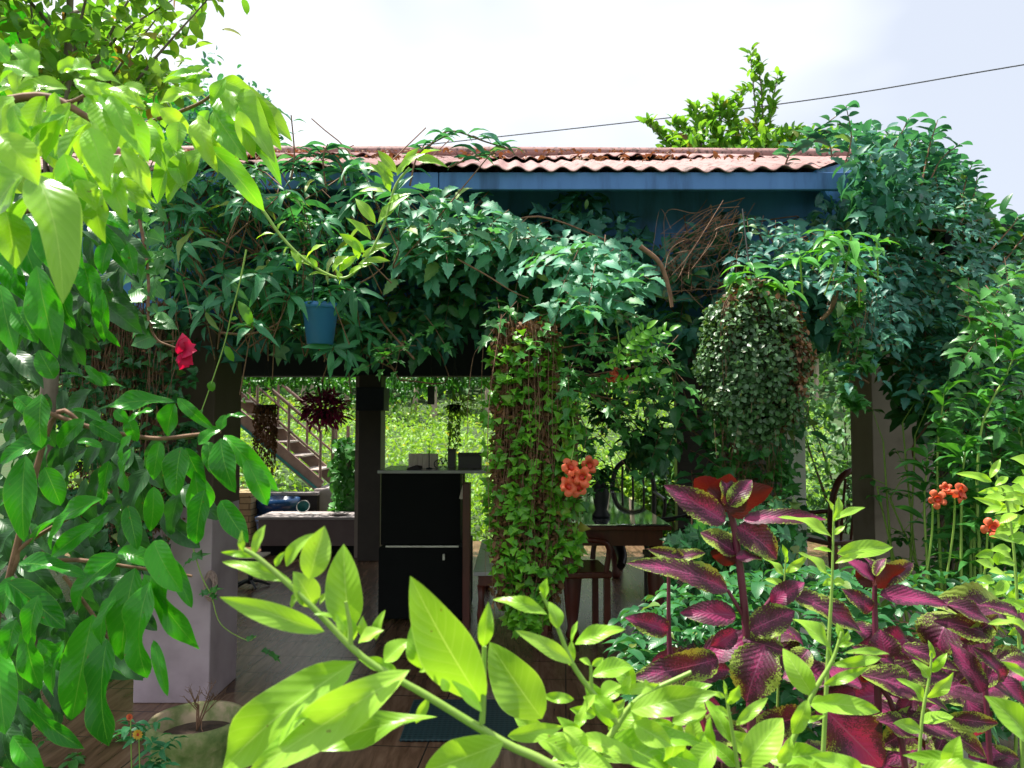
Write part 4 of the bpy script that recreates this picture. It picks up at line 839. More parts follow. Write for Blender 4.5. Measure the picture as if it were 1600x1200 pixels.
# round leaved twigs poking up along the right roof end
def f(e):
    Lv = Leaves(); st = MB()
    sh = [((1225,262),(1240,235),(1290,215)), ((1255,225),(1275,205),(1320,172)), ((1320,260),(1330,215),(1322,165)), ((1380,262),(1400,225),(1420,185)), ((1440,290),(1452,230),(1465,188)), ((1450,290),(1470,250),(1500,225)), ((1500,330),(1510,280),(1520,255)), ((1500,350),(1520,310),(1528,270)), ((1400,270),(1370,235),(1360,215)), ((1540,400),(1580,355),(1590,340)), ((1560,420),(1600,370),(1620,350)), ((1300,250),(1295,225),(1270,210))]
    for s_ in sh:
        pts = curve([W(x, y, 3.7) for x, y in s_], 6); st.tube(pts, .005, .002, 5, False)
        for i, p_ in enumerate(pts[2:]):
            k = -1 if i % 2 else 1; l = rr(.05, .10); Lv.add(T_OVAL, p_, Vector((k, rr(-.5, .3), rr(-.1, .5))), UP + rv(.4), l, l * .55, rr(.1, .3), .05)
    for i in range(260):
        x, y = samp([(1318,262),(1345,228),(1420,236),(1440,330),(1350,340),(1325,300)]); c = W(x, y, rr(3.3, 3.5)); l = rr(.06, .11); Lv.add(T_SERR, c, rv(1) - UP * .6, UP + TOCAM + rv(.5), l, l * .5, .2)
    for i in range(420):
        x, y = samp([(1230,226),(1330,200),(1450,205),(1520,280),(1540,340),(1480,330),(1400,240),(1340,224)])
        c = W(x, y, rr(3.8, 4.3)); l = rr(.05, .09); Lv.add(T_OVAL, c, rv(1), UP + rv(.4), l, l * .55, .2)
    Lv.build('foliage', M['bluegreen'], e); st.build('stem', M['twig'], e)
vine('round_leaved_climber', 'blue-green round-leaved twigs sprouting above the right end of the roof', 'vine', (1.9, 3.9, 2.2), f)

# tangle of bare stems under the eave
b = MB()
for i in range(75):
    a = W(rr(1100, 1180), rr(305, 350), rr(3.45, 3.7)); c = W(rr(1030, 1090), rr(360, 470), rr(3.35, 3.7)); m_ = a.lerp(c, .5) + rv(.05)
    if i % 2 == 0: a = W(rr(1030, 1180), rr(330, 480), 3.5); c = W(rr(1000, 1200), rr(370, 480), 3.5); m_ = a.lerp(c, .5) + rv(.09)
    b.tube(curve([a, m_, c], 6), rr(.001, .003), .001, 4, False)
tag(b.build('twig_tangle', M['twig']), 'tangle of thin bare brown stems under the eave beside the round leafy ball', 'dry stems')
for i, (pl, r_, l) in enumerate([([(1000,385),(1030,410),(1045,450),(1050,480)], .012, 'thick reddish woody vine stem curving below the bare tangle'), ([(1310,440),(1300,480),(1283,500)], .013, 'short brown woody stem right of the leafy ball'), ([(715,405),(760,430),(800,455),(826,466)], .004, 'thin reddish runner crossing the dark lintel'), ([(345,520),(390,522),(430,508),(440,495)], .006, 'pale bent twig beside the blue hanging pot')]):
    tag(MB().tube(curve([W(x, y, 3.2) for x, y in pl], 6), r_, r_ * .6, 8).build('woody_stem', M['twig']), l, 'stem', 'bare woody stems')

# hanging creeper columns
def curtain(name, label, xs_, ytop, ybot, d, n_str, n_leaf, n_dry, m='creeper', loc=None, spread=.12, group=None, lf=(.035, .055)):
    c0 = W(sum(xs_) / 2, ytop, d); e = empty(name, loc or c0, label, 'creeper', group); st = MB(); Lv = Leaves(); dr = Leaves()
    zt = c0.z; zb = W(0, ybot, d).z; hw = (xs_[1] - xs_[0]) / 2 * d / F
    for i in range(n_str):
        x = c0.x + rng.normal(0, .45) * hw; y = d + rr(-spread, spread); z1 = zb + (zt - zb) * rr(0, .8) ** 1.2
        st.tube(curve([(x + rr(-.03, .03), y, zt + rr(-.10, .03)), (x + rr(-.05, .05), y + rr(-.03, .03), zt * .7 + z1 * .3), (x + rr(-.05, .05), y, zt * .35 + z1 * .65), (x + rr(-.05, .05), y, z1)], 4), rr(.001, .0026), .001, 3, False)
    ct = 0
    for i in range(n_leaf):
        if ct == 0: tc_, xc_ = rr(0.02, 1) ** .85, rr(-1, 1); ct = int(rr(3, 9))
        ct -= 1; t = min(1, max(0, tc_ + rng.normal(0, .012))); wd = hw * 1.1 * (.75 + .35 * math.sin(t * 3.1 + .3)) * (1 if t < .8 else 1 - (t - .8) * 1.4); x = c0.x + (xc_ + rng.normal(0, .07)) * wd; z = zt + (zb - zt) * t
        y = d - spread * rr(-.6, 1.1) * math.sqrt(max(0, 1 - ((x - c0.x) / (wd + .001)) ** 2 * .8))
        l = rr(*lf); Lv.add(T_IVY, (x, y, z), Vector((rr(-1, 1), rr(-.7, .1), rr(-.6, .5))), UP * .8 + TOCAM * .8 + rv(.35), l, l * rr(.8, 1), rr(.1, .3), .05)
    for i in range(n_dry):
        t = rr(0, .9); x = c0.x + rr(-1, 1) * hw * .95; z = zt + (zb - zt) * t; y = d + rr(-spread, spread) * .7; l = rr(.02, .045)
        dr.add(T_LANCE, (x, y, z), rv(1) - UP, rv(1), l, l * .4, .4, .1)
    st.build('stem', M['twig'], e); Lv.build('foliage', M[m], e); dr.build('dry_foliage', M['dry'], e); return e
curtain('hanging_creeper', 'thick hanging curtain of brown stems and small bright green leaves in mid veranda', (770, 872), 505, 985, 3.14, 200, 2700, 8500, lf=(.024, .044))
curtain('hanging_creeper', 'narrow leafy creeper strand just right of the brown creeper curtain', (862, 905), 620, 900, 3.08, 40, 300, 150, spread=.06)
curtain('hanging_creeper', 'shaded brown and green creeper mat hanging left of the lilac column', (110, 290), 470, 900, 3.6, 260, 1900, 1500, m='trumpet_dark')
curtain('hanging_creeper', 'dark leafy creeper hanging behind the round leafy ball', (1110, 1225), 640, 960, 3.75, 60, 1000, 200, m='lobed')
curtain('hanging_creeper', 'sparse pale creeper strands before the beige column', (1310, 1350), 440, 640, 3.2, 14, 160, 10, m='lobed', spread=.05)

# round hanging ball of tiny leaves
def f(e):
    c = W(1176, 565, 3.0); rx = 76 * 3.0 / F; rz = 116 * 3.0 / F; Lv = Leaves(); br = Leaves(); st = MB()
    for i in range(13000):
        v = rv(1).normalized(); 
        if v.y > .5: continue
        kz = v.z * rz * 1.0; s_ = rr(.80, 1.08) * (1 + .10 * math.sin(v.x * 6 + 2) * math.cos(v.z * 7) + .05 * math.sin(v.x * 15) * math.sin(v.z * 13)); v = Vector((math.copysign(abs(v.x) ** .8, v.x), v.y, math.copysign(abs(v.z) ** .85, v.z))); wid = 1.0
        p_ = c + Vector((v.x * rx * s_ * wid, v.y * rx * s_, kz * s_)); l = rr(.014, .024)
        dryf = (v.x > .55 and rng.random() < .7) or (v.z > .75 and rng.random() < .3)
        (br if dryf else Lv).add(T_TINY, p_, rv(1) - UP * .5, v + UP * .7 + rv(.4), l, l * .9, .1)
    for i in range(70): 
        x = rr(-1, 1) * rx * .8; st.tube(curve([c + Vector((x * .4, 0, rz * 1.02)), c + Vector((x * 1.0, -rx * .6, rz * .6)), c + Vector((x * 1.0, -rx * rr(.5, .8), -rz * rr(-.3, .5)))], 4), .001, .001, 3, False)
    for i in range(46):
        a0 = c + Vector((rr(-.9, .9) * rx, -rr(.2, .85) * rx, rr(-.9, .1) * rz)); a1 = a0 + Vector((rr(-.03, .03), rr(-.03, .02), -rr(.06, .16)))
        st.tube([a0, a1], .001, .001, 3, False)
        for k in range(14): l = rr(.014, .024); Lv.add(T_TINY, a0.lerp(a1, rr(0, 1)) + rv(.008), rv(1) - UP, rv(1) + TOCAM, l, l * .9, .1)
    for i in range(9): rosette(br if 0 else Lv, c + Vector((rr(-.1, .14), -.03, rz * 1.0)), 1, .02)
    core = MB().lathe(c, [(0, -rz * .85), (rx * .55, -rz * .6), (rx * .78, 0), (rx * .6, rz * .6), (0, rz * .9)], 16); core.build('basket', M['soil'], e)
    Lv.build('foliage', M['tiny'], e); br.build('dry_foliage', M['dry'], e); st.build('stem', M['twig'], e)
    MB().tube([c + Vector((0, 0, rz)), c + Vector((0, .1, rz + .35))], .003, .003, 4).build('hanger', M['wire'], e)
vine('hanging_plant_ball', 'large hanging ball of tiny dark round leaves under the right side of the eave', 'hanging plant', W(1176, 560, 3.05), f)
def f(e):
    Lv = Leaves(); st = MB()
    for (x, y, n, L) in ((1180,440,10,.17),(1225,445,9,.14),(1250,400,8,.13),(1310,400,8,.15),(1165,415,6,.12),(1330,370,9,.15),(1370,380,8,.14),(1290,360,7,.13),(1340,420,6,.13),(1150,430,5,.09)):
        c = W(x, y, 2.95); rosette(Lv, c, n, L, T_LANCE, .25, .3, UP * .9 + TOCAM * .4); st.tube([c, c + Vector((rr(-.05, .05), .08, -.14))], .004, .003, 5, False)
    Lv.build('foliage', M['fresh'], e); st.build('stem', M['greenstem'], e)
vine('narrow_leaved_vine', 'fresh green rosettes of narrow leaves on top of the round leafy ball', 'vine', W(1200, 420, 2.95), f)
# feathery fern sprig
def f(e):
    Lv = Leaves(); st = MB()
    for a, b_ in (((985,545),(1045,505)), ((975,560),(1035,540)), ((960,560),(1010,500)), ((935,575),(985,555)), ((960,600),(1030,570))):
        p0, p1 = W(*a, 3.0), W(*b_, 2.95); ax = p1 - p0; pinnate(Lv, p0, ax, UP + TOCAM, 7, ax.length, T_OVAL, .45, .24, st)
    Lv.build('foliage', M['creeper'], e); st.build('stem', M['greenstem'], e)
vine('feathery_sprig', 'light green feathery sprig above the orange trumpet flowers', 'plant', W(980, 550, 3.0), f)

# hanging pots
def hanging(name, px, py, d, r, h, mt, label, topz, lv, lm, m='wire'):
    p = W(px, py, d); e = empty(name, p, label, 'hanging plant', 'plants hung along the veranda')
    MB().lathe(p, [(0, 0), (r * .72, 0), (r * .96, h * .85), (r, h * .86), (r * 1.06, h * .87), (r * 1.06, h), (r * .93, h), (r * .9, h * .86), (0, h * .85)], 24).build('pot_body', mt, e)
    for a in (0.3, 2.4, 4.5): MB().tube([p + Vector((math.cos(a) * r, math.sin(a) * r, h)), (p.x, p.y, topz)], .0025, .0025, 4).build('hanger', M[m], e)
    L = Leaves(); lv(L, p, r, h); L.build('foliage', M[lm], e); return e
def lv_top(L, p, r, h):
    for i in range(8): rosette(L, p + Vector((rr(-r, r), rr(-r, r), h * rr(1.0, 1.5))), 6, .11, T_LANCE, .26)
hanging('hanging_pot', 500, 538, 3.15, .075, .17, M['blue_pot'], 'blue plastic flowerpot hanging left of centre under the eave', 2.3, lv_top, 'jasmine')
def trail(nn, ln, wd, T=T_TINY, sz=(.02, .035)):
    def g(L, p, r, h):
        for i in range(nn):
            a = rr(0, 6.28); t = rr(0, 1); x = math.cos(a) * r * rr(.7, wd); y = math.sin(a) * r * rr(.7, wd); l = rr(*sz)
            L.add(T, p + Vector((x, y, h - t * ln * rr(.5, 1))), rv(.6) - UP, rv(.6) + TOCAM, l, l * .5, .2)
    return g
hanging('hanging_basket', 415, 648, 6.8, .085, .09, M['dark_wood'], 'dark hanging basket trailing long brown strings before the stair', 1.95, trail(1300, .68, 1.3), 'dry')
def bush(nn, R_, T=T_LANCE, sz=(.05, .10)):
    def g(L, p, r, h):
        for i in range(nn):
            v = rv(1).normalized(); v.z = v.z * .8 - .05; l = rr(*sz); L.add(T, p + Vector((0, 0, h)) + v * R_ * rr(.25, .95), v + rv(.4) - UP * .2, rv(.5) + UP, l, l * .3, .3)
    return g
hanging('hanging_basket', 507, 655, 6.8, .09, .09, M['dark_wood'], 'spiky purple-leaved plant in a dark hanging basket beside the rear column', 1.95, bush(520, .23), 'purple_leaf')
hanging('hanging_basket', 710, 645, 6.6, .06, .07, M['black'], 'small dark hanging pot with a thin trailing plant above the counter', 1.95, lambda L, p, r, h: (trail(260, .45, .9)(L, p, r, h), bush(60, .12, T_HEART, (.05, .09))(L, p + Vector((.05, 0, 0)), r, h)), 'field')
hanging('hanging_basket', 950, 660, 6.0, .09, .09, M['black'], 'dark bushy hanging basket seen above the dining table', 1.95, bush(300, .17, T_OVAL), 'trumpet_dark')
hanging('hanging_basket', 1010, 700, 5.6, .09, .09, M['black'], 'dark hanging basket of hanging heart-shaped leaves nearest the dark panel', 1.95, lambda L, p, r, h: (bush(200, .2, T_HEART, (.06, .11))(L, p, r, h), trail(300, .3, 1.8, T_HEART, (.05, .08))(L, p, r, h)), 'trumpet_dark')
p = W(674, 632, 6.2); e = empty('wind_chime', p, 'dark wooden block hanging from the rear beam above the counter', 'hanging ornament')
MB().box(p.x - .03, p.x + .025, 6.18, 6.22, p.z, p.z + .15).build('body', M['dark_wood'], e, .004); MB().tube([(p.x, 6.2, p.z + .15), (p.x, 6.2, 1.95), (p.x, 6.2, 2.45)], .002, .002, 4).build('string', M['wire'], e)
# potted climber by the rear column
p = at(546, 8.7, -.3); e = empty('potted_climber', p, 'tall potted climber with round leaves beside the rear column', 'plant')
MB().lathe(p, [(0, 0), (.13, 0), (.18, .62), (.2, .66), (.17, .66), (0, .6)], 20).build('pot_body', M['dark_wood'], e)
L_ = Leaves()
for i in range(420): l = rr(.07, .12); L_.add(T_HEART, p + Vector((rr(-.17, .17), rr(-.15, .15), rr(.55, 1.52))), rv(.6) - UP * .6, TOCAM + UP * .7 + rv(.4), l, l * .9, .2)
L_.build('foliage', M['lobed'], e); MB().tube([p + Vector((0, 0, .6)), p + Vector((0, 0, 1.5))], .03, .02, 6).build('support_stake', M['bark'], e)

# fringe of leaves behind the rear beam
L_ = Leaves(); st = MB()
for i in range(3000):
    x = rr(-3.9, 2.9); z = 1.95 - abs(rng.normal(0, .13)) * (1 + .6 * math.sin(x * 3)); l = rr(.05, .1); L_.add(T_LANCE, (x, rr(8.3, 8.6), z), rv(.6) - UP, rv(.5) + UP + TOCAM, l, l * .4, .3)
for i in range(14): x = rr(-3.8, 2.4); st.tube(curve([(x, 8.45, 2.0), (x + .3, 8.45, 1.93 + rr(-.05, .05)), (x + .7, 8.45, 2.0)], 4), .006, .004, 4, False)
e = empty('fringe_vine', (0, 8.45, 1.9), 'vine fringe hanging from the far side of the rear beam', 'vine'); L_.build('foliage', M['lobed'], e); st.build('stem', M['twig'], e)

# tendril with a few leaves falling past the column
def f(e):
    d = 3.0; MB().tube(curve([W(x, y, d) for x, y in ((385,390),(375,440),(362,490),(350,540),(330,600),(312,650))], 5), .004, .002, 5).build('stem', M['greenstem'], e); L = Leaves()
    for r in ((372,470,395,515,14),(352,540,365,565,10),(330,595,332,612,12),(360,500,372,498,8),(312,650,318,640,8)): hero(L, *r, d, T_OVAL)
    L.build('foliage', M['creeper'], e)
vine('hanging_tendril', 'long green tendril falling before the top of the lilac column', 'vine', W(360, 480, 3.0), f)
def f(e):
    d = 3.4; MB().tube(curve([W(x, y, d) for x, y in ((300,850),(315,900),(330,930),(345,975),(385,1000),(400,995))], 5), .003, .002, 5).build('stem', M['greenstem'], e); L = Leaves()
    for r in ((300,870,330,865,14),(300,875,285,890,12),(326,925,350,920,14),(326,925,310,930,12),(385,1000,403,993,8),(410,1015,425,1025,10),(420,1020,440,1038,10),(330,928,340,938,10)): hero(L, *r, d, T_LOBE)
    L.build('foliage', M['lobed'], e)
vine('hanging_tendril', 'looping green tendril low down beside the coil of cord', 'vine', W(320, 920, 3.4), f)

# ------------------------------------------------------------------ flowers
def trumpet(e, p, dirn, s, i):
    dirn = Vector(dirn).normalized(); x = dirn.orthogonal().normalized(); y = dirn.cross(x); V = []; n = 30; jit = [rr(.88, 1.1) for _ in range(5)]
    prof = [(.010, -.055), (.013, -.02), (.020, 0), (.026, .006)]
    for r, h in prof:
        for j in range(n): a = 6.2832 * j / n; V.append(p + (x * math.cos(a) + y * math.sin(a)) * r * s + dirn * h * s)
    for r0, h in ((.040, .012), (.052, .006)):
        for j in range(n):
            a = 6.2832 * j / n; lob = (.55 + .45 * abs(math.sin(a * 2.5 + i)) ** .5) * jit[int((a * 2.5 + i) / math.pi) % 5]; V.append(p + (x * math.cos(a) + y * math.sin(a)) * r0 * lob * s + dirn * (h + .005 * math.sin(a * 5 + i) - .008 * (r0 > .045) * jit[int((a * 2.5 + i) / math.pi) % 5]) * s)
    b = MB(); b.add(V, [(k * n + j, k * n + (j + 1) % n, (k + 1) * n + (j + 1) % n, (k + 1) * n + j) for k in range(5) for j in range(n)], True)
    f_ = b.build('flower', M['orange'], e)
    t = MB(); t.lathe((0, 0, 0), [(0, -.004), (.012, 0), (.014, .004)], 12); q = dirn.to_track_quat('Z', 'Y').to_matrix().to_4x4()
    t.v = [tuple(Matrix.Translation(p) @ q @ (Vector(v) * s)) for v in t.v]; t.build('flower_throat', M['throat'], f_, local=False)
def cluster(px, d, label, group='orange trumpet flower clusters', dn=1):
    c = W(px[0][0], px[0][1] + (0 if dn > 0 else 10), d); e = empty('trumpet_flower_cluster', c, label, 'flowers', group)
    for i, (x, y, *s) in enumerate(px): trumpet(e, W(x, y, d + rr(-.03, .03)), (rr(-.6, .6), -1, rr(-.2, .7)), (s[0] if s else 1) * .78, i)
    b = MB(); b.tube(curve([c + Vector((0, .03, 0)), c + Vector((.02, .08, .12 * dn)), c + Vector((0, .1, .3 * dn))], 4), .003, .004, 5); b.build('stem', M['greenstem'], e)
cluster([(892,730),(921,727),(910,745),(888,760),(905,762),(898,745)], 2.95, 'large cluster of orange trumpet flowers on the creeper in the middle', )
cluster([(1500,770,1.0)], 2.6, 'open orange trumpet flower facing out left of the lime shrub', dn=-1)
cluster([(1465,780,.8),(1478,762,.5)], 2.6, 'orange flower with a bud just left of the open flower', dn=-1)
cluster([(1552,825,.9)], 2.5, 'orange flower at the right edge lower than the others', dn=-1)
cluster([(965,582,.7),(955,590,.7),(975,588,.6)], 3.4, 'dull red flower cluster in shade under the feathery sprig')
# hibiscus
def f(e):
    d = 2.3; MB().tube(curve([W(x, y, d) for x, y in ((205,280),(225,380),(232,440),(232,500),(245,530),(265,540),(280,545))], 5), .006, .003, 6).build('stem', M['twig'], e); L = Leaves()
    for r in ((230,500,207,530,34),(240,498,268,500,26),(245,505,278,515,26),(240,525,205,540,36),(225,470,185,465,30),(235,478,246,490,16),(232,450,240,465,18),(228,415,255,400,20),(228,420,245,430,18),(225,440,205,430,28),(228,370,255,378,26),(222,345,225,330,28),(215,385,195,385,30),(225,400,240,410,22),(210,330,225,310,30),(250,440,265,440,18),(228,355,250,340,24)): hero(L, *r, d, T_HEART)
    for i in range(60): x, y = samp([(195,300),(240,300),(260,420),(250,460),(210,460)]); hero(L, x, y, x + rr(-20, 20), y + rr(5, 25), 20, rr(2.35, 2.7), T_HEART)
    L.build('foliage', M['lobed'], e)
    fl = Leaves()
    for k, (bx, by, tx, ty, w_) in enumerate(((285,552,285,520,26),(285,552,308,548,26),(285,552,302,570,26),(287,556,280,578,26),(284,550,275,540,16),(286,545,292,525,24),(290,556,295,574,20),(288,548,306,538,20))): 
        hero(fl, bx, by, tx, ty, w_, d - .02, T_HEART, .35, 0, .2, .5)
    fl.build('flower', M['magenta'], e)
vine('hibiscus_branch', 'hanging hibiscus branch with round leaves and one crimson pink flower', 'plant', W(205, 280, 2.3), f)

# ------------------------------------------------------------------ small bits on the right
p = W(1425, 985, 2.6); e = pot('clay_pot', Vector((p.x, 2.6, p.z - .12)), .07, .13, M['clay'], 'small clay pot with a teal saucer half hidden in the coleus', 'pot')
MB().lathe((p.x + .03, 2.6, p.z - .16), [(0, 0), (.07, 0), (.095, .03), (.088, .03), (.06, .01), (0, .01)], 24).build('saucer', M['teal'], e)
e2 = empty('concrete_pedestal', (p.x, 2.62, -.3), 'low concrete pedestal under the small clay pot', 'pedestal'); MB().box(p.x - .14, p.x + .16, 2.5, 2.78, -.3, p.z - .162).build('block', M['concrete'], e2, .01)
# leafless rose bush in front of the beige column
e = empty('rose_bush', (W(1440, 0, 3.8).x, 3.8, -.3), 'thin bare-stemmed bush growing before the beige column', 'shrub'); b = MB(); L_ = Leaves()
for (x, dx, top) in ((1400,-20,690),(1420,10,680),(1440,-30,660),(1455,40,720),(1470,20,700),(1410,-40,760),(1480,50,800),(1450,-60,780)):
    pts = curve([W(x + 10, 980, 3.7), W(x + dx * .3, 880, 3.7), W(x + dx, top, 3.65)], 6); b.tube(pts, .009, .004, 5, False)
    for q_ in pts[6::2]: 
        tw = q_ + rv(.08) + UP * .05; b.tube([q_, tw], .003, .002, 4, False); rosette(L_, tw, 4, .06, T_OVAL, .5)
b.build('stem', M['greenstem'], e); L_.build('foliage', M['lobed'], e)
# herb patch behind coleus, low
L_ = Leaves()
for i in range(700):
    x, y = samp([(960,960),(1080,900),(1250,880),(1600,900),(1640,1150),(1000,1150)]); d = rr(2.0, 2.7); rosette(L_, W(x, y, d), 4, rr(.05, .09), T_OVAL if i % 2 else T_LANCE, .42)
tag(L_.build('herb_bed', M['trumpet_dark']), 'mixed leafy herbs behind the coleus', 'ground cover', kind='stuff')
L_ = Leaves()
for i in range(520):
    x, y = samp([(1050,840),(1240,760),(1250,980),(1040,990)]); d = rr(2.7, 3.1); l = rr(.04, .08); L_.add(T_LOBE, W(x, y, d), rv(.7) - UP * .3, UP * .7 + TOCAM + rv(.4), l, l, .2)
e = empty('ivy_bush', (W(1150, 0, 2.9).x, 2.9, -.3), 'dark lobed ivy bush behind the tall coleus and before the white post', 'shrub'); L_.build('foliage', M['trumpet_dark'], e)
b = MB()
for i in range(10): x = rr(1080, 1230); b.tube(curve([(W(x, 0, 2.9).x, 2.9, -.3), W(x + rr(-10, 10), 950, 2.95), W(x + rr(-20, 20), 800, 2.95)], 4), .006, .003, 5, False)
b.build('stem', M['twig'], e)

# ------------------------------------------------------------------ trees
def tree(name, label, base, H, crown, n, leaf, m, trunk_r=.1, T=None, group=None, bark='bark', limbs=9, low=.35):
    """base (x,y,z); crown = (cx,cy,cz,rx,ry,rz) world"""
    e = empty(name, base, label, 'tree', group); base = Vector(base); cx, cy, cz, rx, ry, rz = crown; C = Vector((cx, cy, cz)); T = T or T_OVAL
    b = MB(); top = Vector((cx, cy, cz + rz * .6)); b.tube(curve([base, base.lerp(top, .4) + rv(.02 * H), base.lerp(top, .75) + rv(.03 * H), top], 5), trunk_r, trunk_r * .2, 8)
    tips = []
    for i in range(limbs):
        t = rr(low, .95); s_ = base.lerp(top, t); v = rv(1); v.z = abs(v.z) * .6; v.normalize(); q = C + Vector((v.x * rx, v.y * ry, v.z * rz * rr(-.6, .9))) * rr(.55, .95)
        b.tube(curve([s_, s_.lerp(q, .5) + UP * rz * .12, q], 4), trunk_r * .4 * (1 - t * .5), trunk_r * .06, 5, False); tips += [q, s_.lerp(q, .6)]
    b.build('trunk', M[bark], e); L = Leaves(); cl = []
    for i in range(max(12, n // 45)):
        v = rv(1).normalized() * rr(.35, 1.0) ** .5; cl.append(C + Vector((v.x * rx, v.y * ry, v.z * rz)))
    cl += tips
    for i in range(n):
        c = cl[int(rng.integers(len(cl)))]; q = c + Vector((rr(-1, 1) * rx, rr(-1, 1) * ry, rr(-1, 1) * rz)) * .26 * rr(.2, 1.2); l = rr(.7, 1.2) * leaf
        L.add(T, q, rv(.8) - UP * .3, UP + rv(.6), l, l * .5, .2)
    L.build('crown', M[m], e); return e
# small leaved tree, top left, near
Cc = W(110, 30, 3.2)
tree('flowering_tree', 'airy round-leaved tree with reddish buds in the top left corner', (W(135, 0, 3.2).x - .1, 3.0, -.3), 4, (Cc.x, 3.2, Cc.z + .15, .66, .5, .52), 1900, .08, 'sky_leaf', .045, limbs=16, low=.55)
Cc = W(350, 195, 15); tree('background_tree', 'dark bluish tree beyond the left end of the roof', (Cc.x, 15, gz(Cc.x, 15)), 6, (Cc.x, 15, Cc.z - .4, 1.3, 1.2, 1.5), 1800, .17, 'bluegreen', .14)
Cc = W(60, 330, 7.5); tree('background_tree', 'dark leafy tree standing behind the left end of the veranda', (Cc.x - .6, 10.5, -.3), 6, (Cc.x - 1.2, 10.8, 3.0, 1.8, 1.3, 2.2), 2600, .2, 'forest', .15)
# yellow green tree behind the roof (leafy spires)
def f(e):
    L = Leaves(); b = MB(); d = 9.9
    sp = [((1180,240),(1180,170),(1172,82)), ((1195,230),(1205,170),(1215,120)), ((1120,240),(1125,190),(1115,160)), ((1150,235),(1140,190),(1130,165)), ((1075,240),(1070,205),(1050,195)), ((1100,235),(1090,190),(1082,170)), ((1160,240),(1150,180),(1160,140)), ((1060,235),(1035,215),(1010,190)), ((1220,240),(1235,215),(1250,205)), ((1130,240),(1110,200),(1105,185)), ((1190,240),(1190,150),(1185,100))]
    c0 = W(1150, 260, d)
    b.tube(curve([(c0.x, d, gz(c0.x, d)), (c0.x, d, 2), tuple(c0)], 4), .07, .04, 8)
    for s_ in sp:
        pts = curve([tuple(c0)] + [tuple(W(x, y, d)) for x, y in s_], 7); b.tube(pts, .02, .006, 5, False)
        for q_ in pts[6:]:
            for k in range(5): a = rr(0, 6.28); l = rr(.10, .18); L.add(T_OVAL, q_ + rv(.03), Vector((math.cos(a), math.sin(a), rr(.3, 1.2))), UP + rv(.3), l, l * .42, .2)
    for i in range(800):
        x, y = samp([(1020,250),(1045,215),(1090,200),(1150,190),(1215,205),(1330,210),(1450,230),(1450,250)]); l = rr(.10, .17); L.add(T_OVAL, W(x, y, d + rr(-.4, .4)), rv(.7) + UP * .5, UP + rv(.5), l, l * .45, .2)
    b.build('trunk', M['bark'], e); L.build('crown', M['sky_leaf'], e)
c0 = W(1150, 260, 9.9); e = empty('spiry_tree', (c0.x, 9.9, gz(c0.x, 9.9)), 'yellow-green tree with upright leafy spires showing above the roof right of centre', 'tree'); f(e)
# trees at the top of the meadow, trunks visible
for i in range(22):
    x = -15 + i * 1.35 + rr(-.5, .5); y = rr(29, 36); z = gz(x, y); H = rr(5.5, 7)
    tree('meadow_tree', 'slender pale-trunked tree at the top of the meadow', (x, y, z - .1), H, (x + rr(-.4, .4), y, z + H * .72, 1.5, 1.5, H * .34), 420, .45, 'forest', .13, group='trees at the top of the meadow', bark='palebark', limbs=4, low=.6)
L_ = Leaves()
for i in range(15000):
    y = rr(37, 50); x = rr(-34, 30); g = gz(x, y); h_ = 5.5 + 1.5 * math.sin(x * .5) + rr(-1, 1); s_ = rr(.5, .9)
    L_.add(T_QUAD, (x, y, g + rr(0, h_)), rv(.8) - UP * .3, UP + TOCAM + rv(.6), s_, s_ * .6, .3)
tag(L_.build('distant_wood', M['forest']), 'distant wood behind the meadow', 'wood', kind='stuff')
# meadow growth
L_ = Leaves()
for i in range(26000):
    y = 10.6 + 24 * rng.random() ** 1.7; x = rr(-.62, .42) * y; g = gz(x, y); hh = .35 + .35 * math.sin(x * 1.3) * math.cos(y * .9); s_ = rr(.07, .14) * (1 + (y - 10) * .045)
    L_.add(T_QUAD if i % 3 else T_LANCE, (x, y, g + rr(0, .35 + hh * .5)), rv(.8) + UP * .5, UP + rv(.5), s_, s_ * .45, .3)
tag(L_.build('meadow_plants', M['field']), 'sunlit meadow growth', 'meadow', kind='stuff')
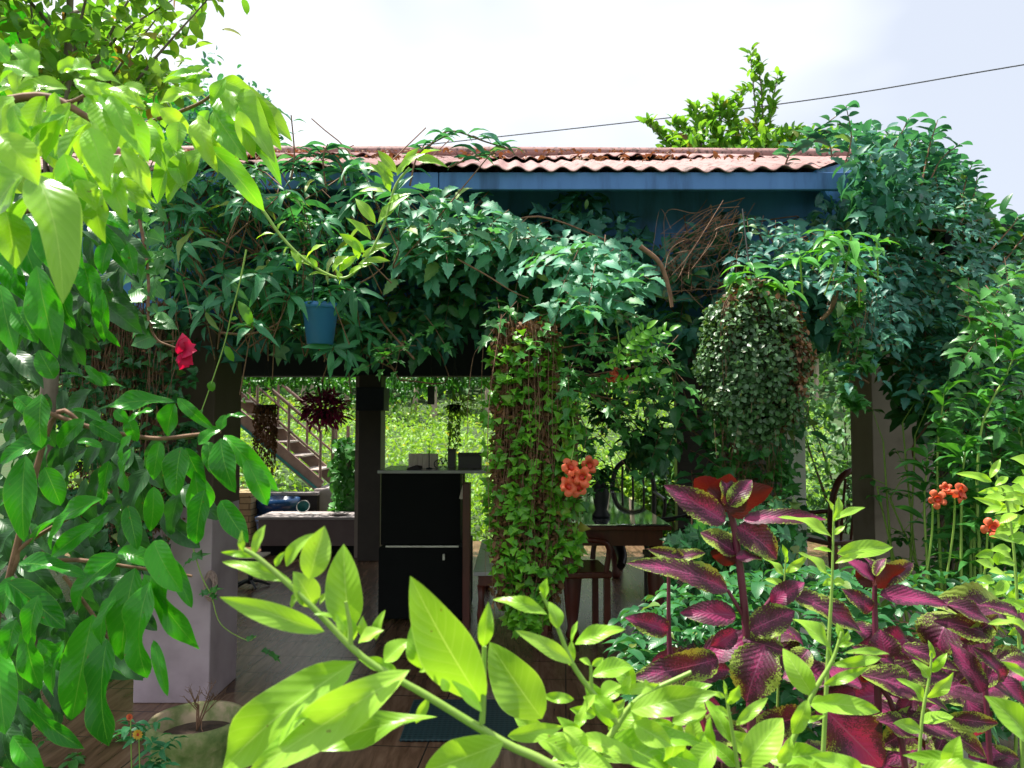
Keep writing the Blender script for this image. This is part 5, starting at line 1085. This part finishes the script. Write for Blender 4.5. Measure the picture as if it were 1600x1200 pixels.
# shrubs right behind the veranda
for i, (px, y, r_, h_, m_, l) in enumerate(((380, 11.5, .9, .75, 'forest', 'dark green bush below the steel staircase'), (860, 11, 1.0, 1.3, 'field', 'yellow-green bush behind the hanging creeper'), (980, 10.2, .7, 1.2, 'field', 'bright bush seen past the dining table'), (1060, 10, .6, 1.6, 'forest', 'dark bush beside the wall panel'), (1310, 9.4, 1.3, 2.5, 'forest', 'tall bush seen between the white post and the beige column'), (1420, 8.5, 1.0, 2.3, 'forest', 'tall bush behind the beige column'), (1560, 7.5, 1.2, 2.4, 'forest', 'tall bush behind the thicket at the right edge'))):
    x = W(px, 0, y).x; g = gz(x, y); e = empty('background_bush', (x, y, g), l, 'bush', 'bushes behind the veranda'); L = Leaves(); b = MB()
    for k in range(7): q_ = Vector((x + rr(-r_, r_) * .7, y + rr(-.4, .4), g + h_ * rr(.6, 1))); b.tube(curve([(x + rr(-.1, .1), y, g), tuple(Vector((x, y, g)).lerp(q_, .5) + rv(.05)), tuple(q_)], 3), .02, .008, 4, False)
    for k in range(2300):
        v = rv(1).normalized() * rr(.5, 1.0); s_ = rr(.06, .13); L.add(T_OVAL, (x + v.x * r_, y + v.y * r_ * .6, g + h_ * .5 + v.z * h_ * .5), rv(.8), UP + rv(.5) + TOCAM * .3, s_, s_ * .5, .2)
    b.build('stem', M['bark'], e); L.build('foliage', M[m_], e)

# bamboo-like thicket on the right outside edge
e = empty('tall_weeds', (2.2, 3.3, -.3), 'tall leafy weeds with upright stems at the right edge under the vine', 'plants'); L_ = Leaves(); b = MB()
for i in range(26):
    x = rr(1475, 1660); d = rr(2.9, 3.6); c = W(x, 950, d); top = W(x + rr(-30, 30), rr(560, 860), d); pts = curve([(c.x, d, -.3), tuple(c.lerp(top, .5) + rv(.04)), tuple(top)], 7); b.tube(pts, .008, .003, 5, False)
    for q_ in pts[3:]:
        for k in range(3): a = rr(0, 6.28); l = rr(.09, .16); L_.add(T_LANCE, q_, Vector((math.cos(a), math.sin(a) - .3, rr(-.2, .6))), UP + rv(.3), l, l * .24, .35, .05)
L_.build('foliage', M['lobed'], e); b.build('stem', M['greenstem'], e)

# ------------------------------------------------------------------ power line
a, m_, b_ = W(560, 238, 14), W(1200, 165, 12.5), W(1680, 88, 11)
tag(MB().tube(curve([a + (a - m_) * 1.5, a, m_, b_, b_ + (b_ - m_) * 2], 10), .010, .010, 5).build('power_line', M['wire']), 'thin black overhead power line slanting up behind the roof', 'cable')
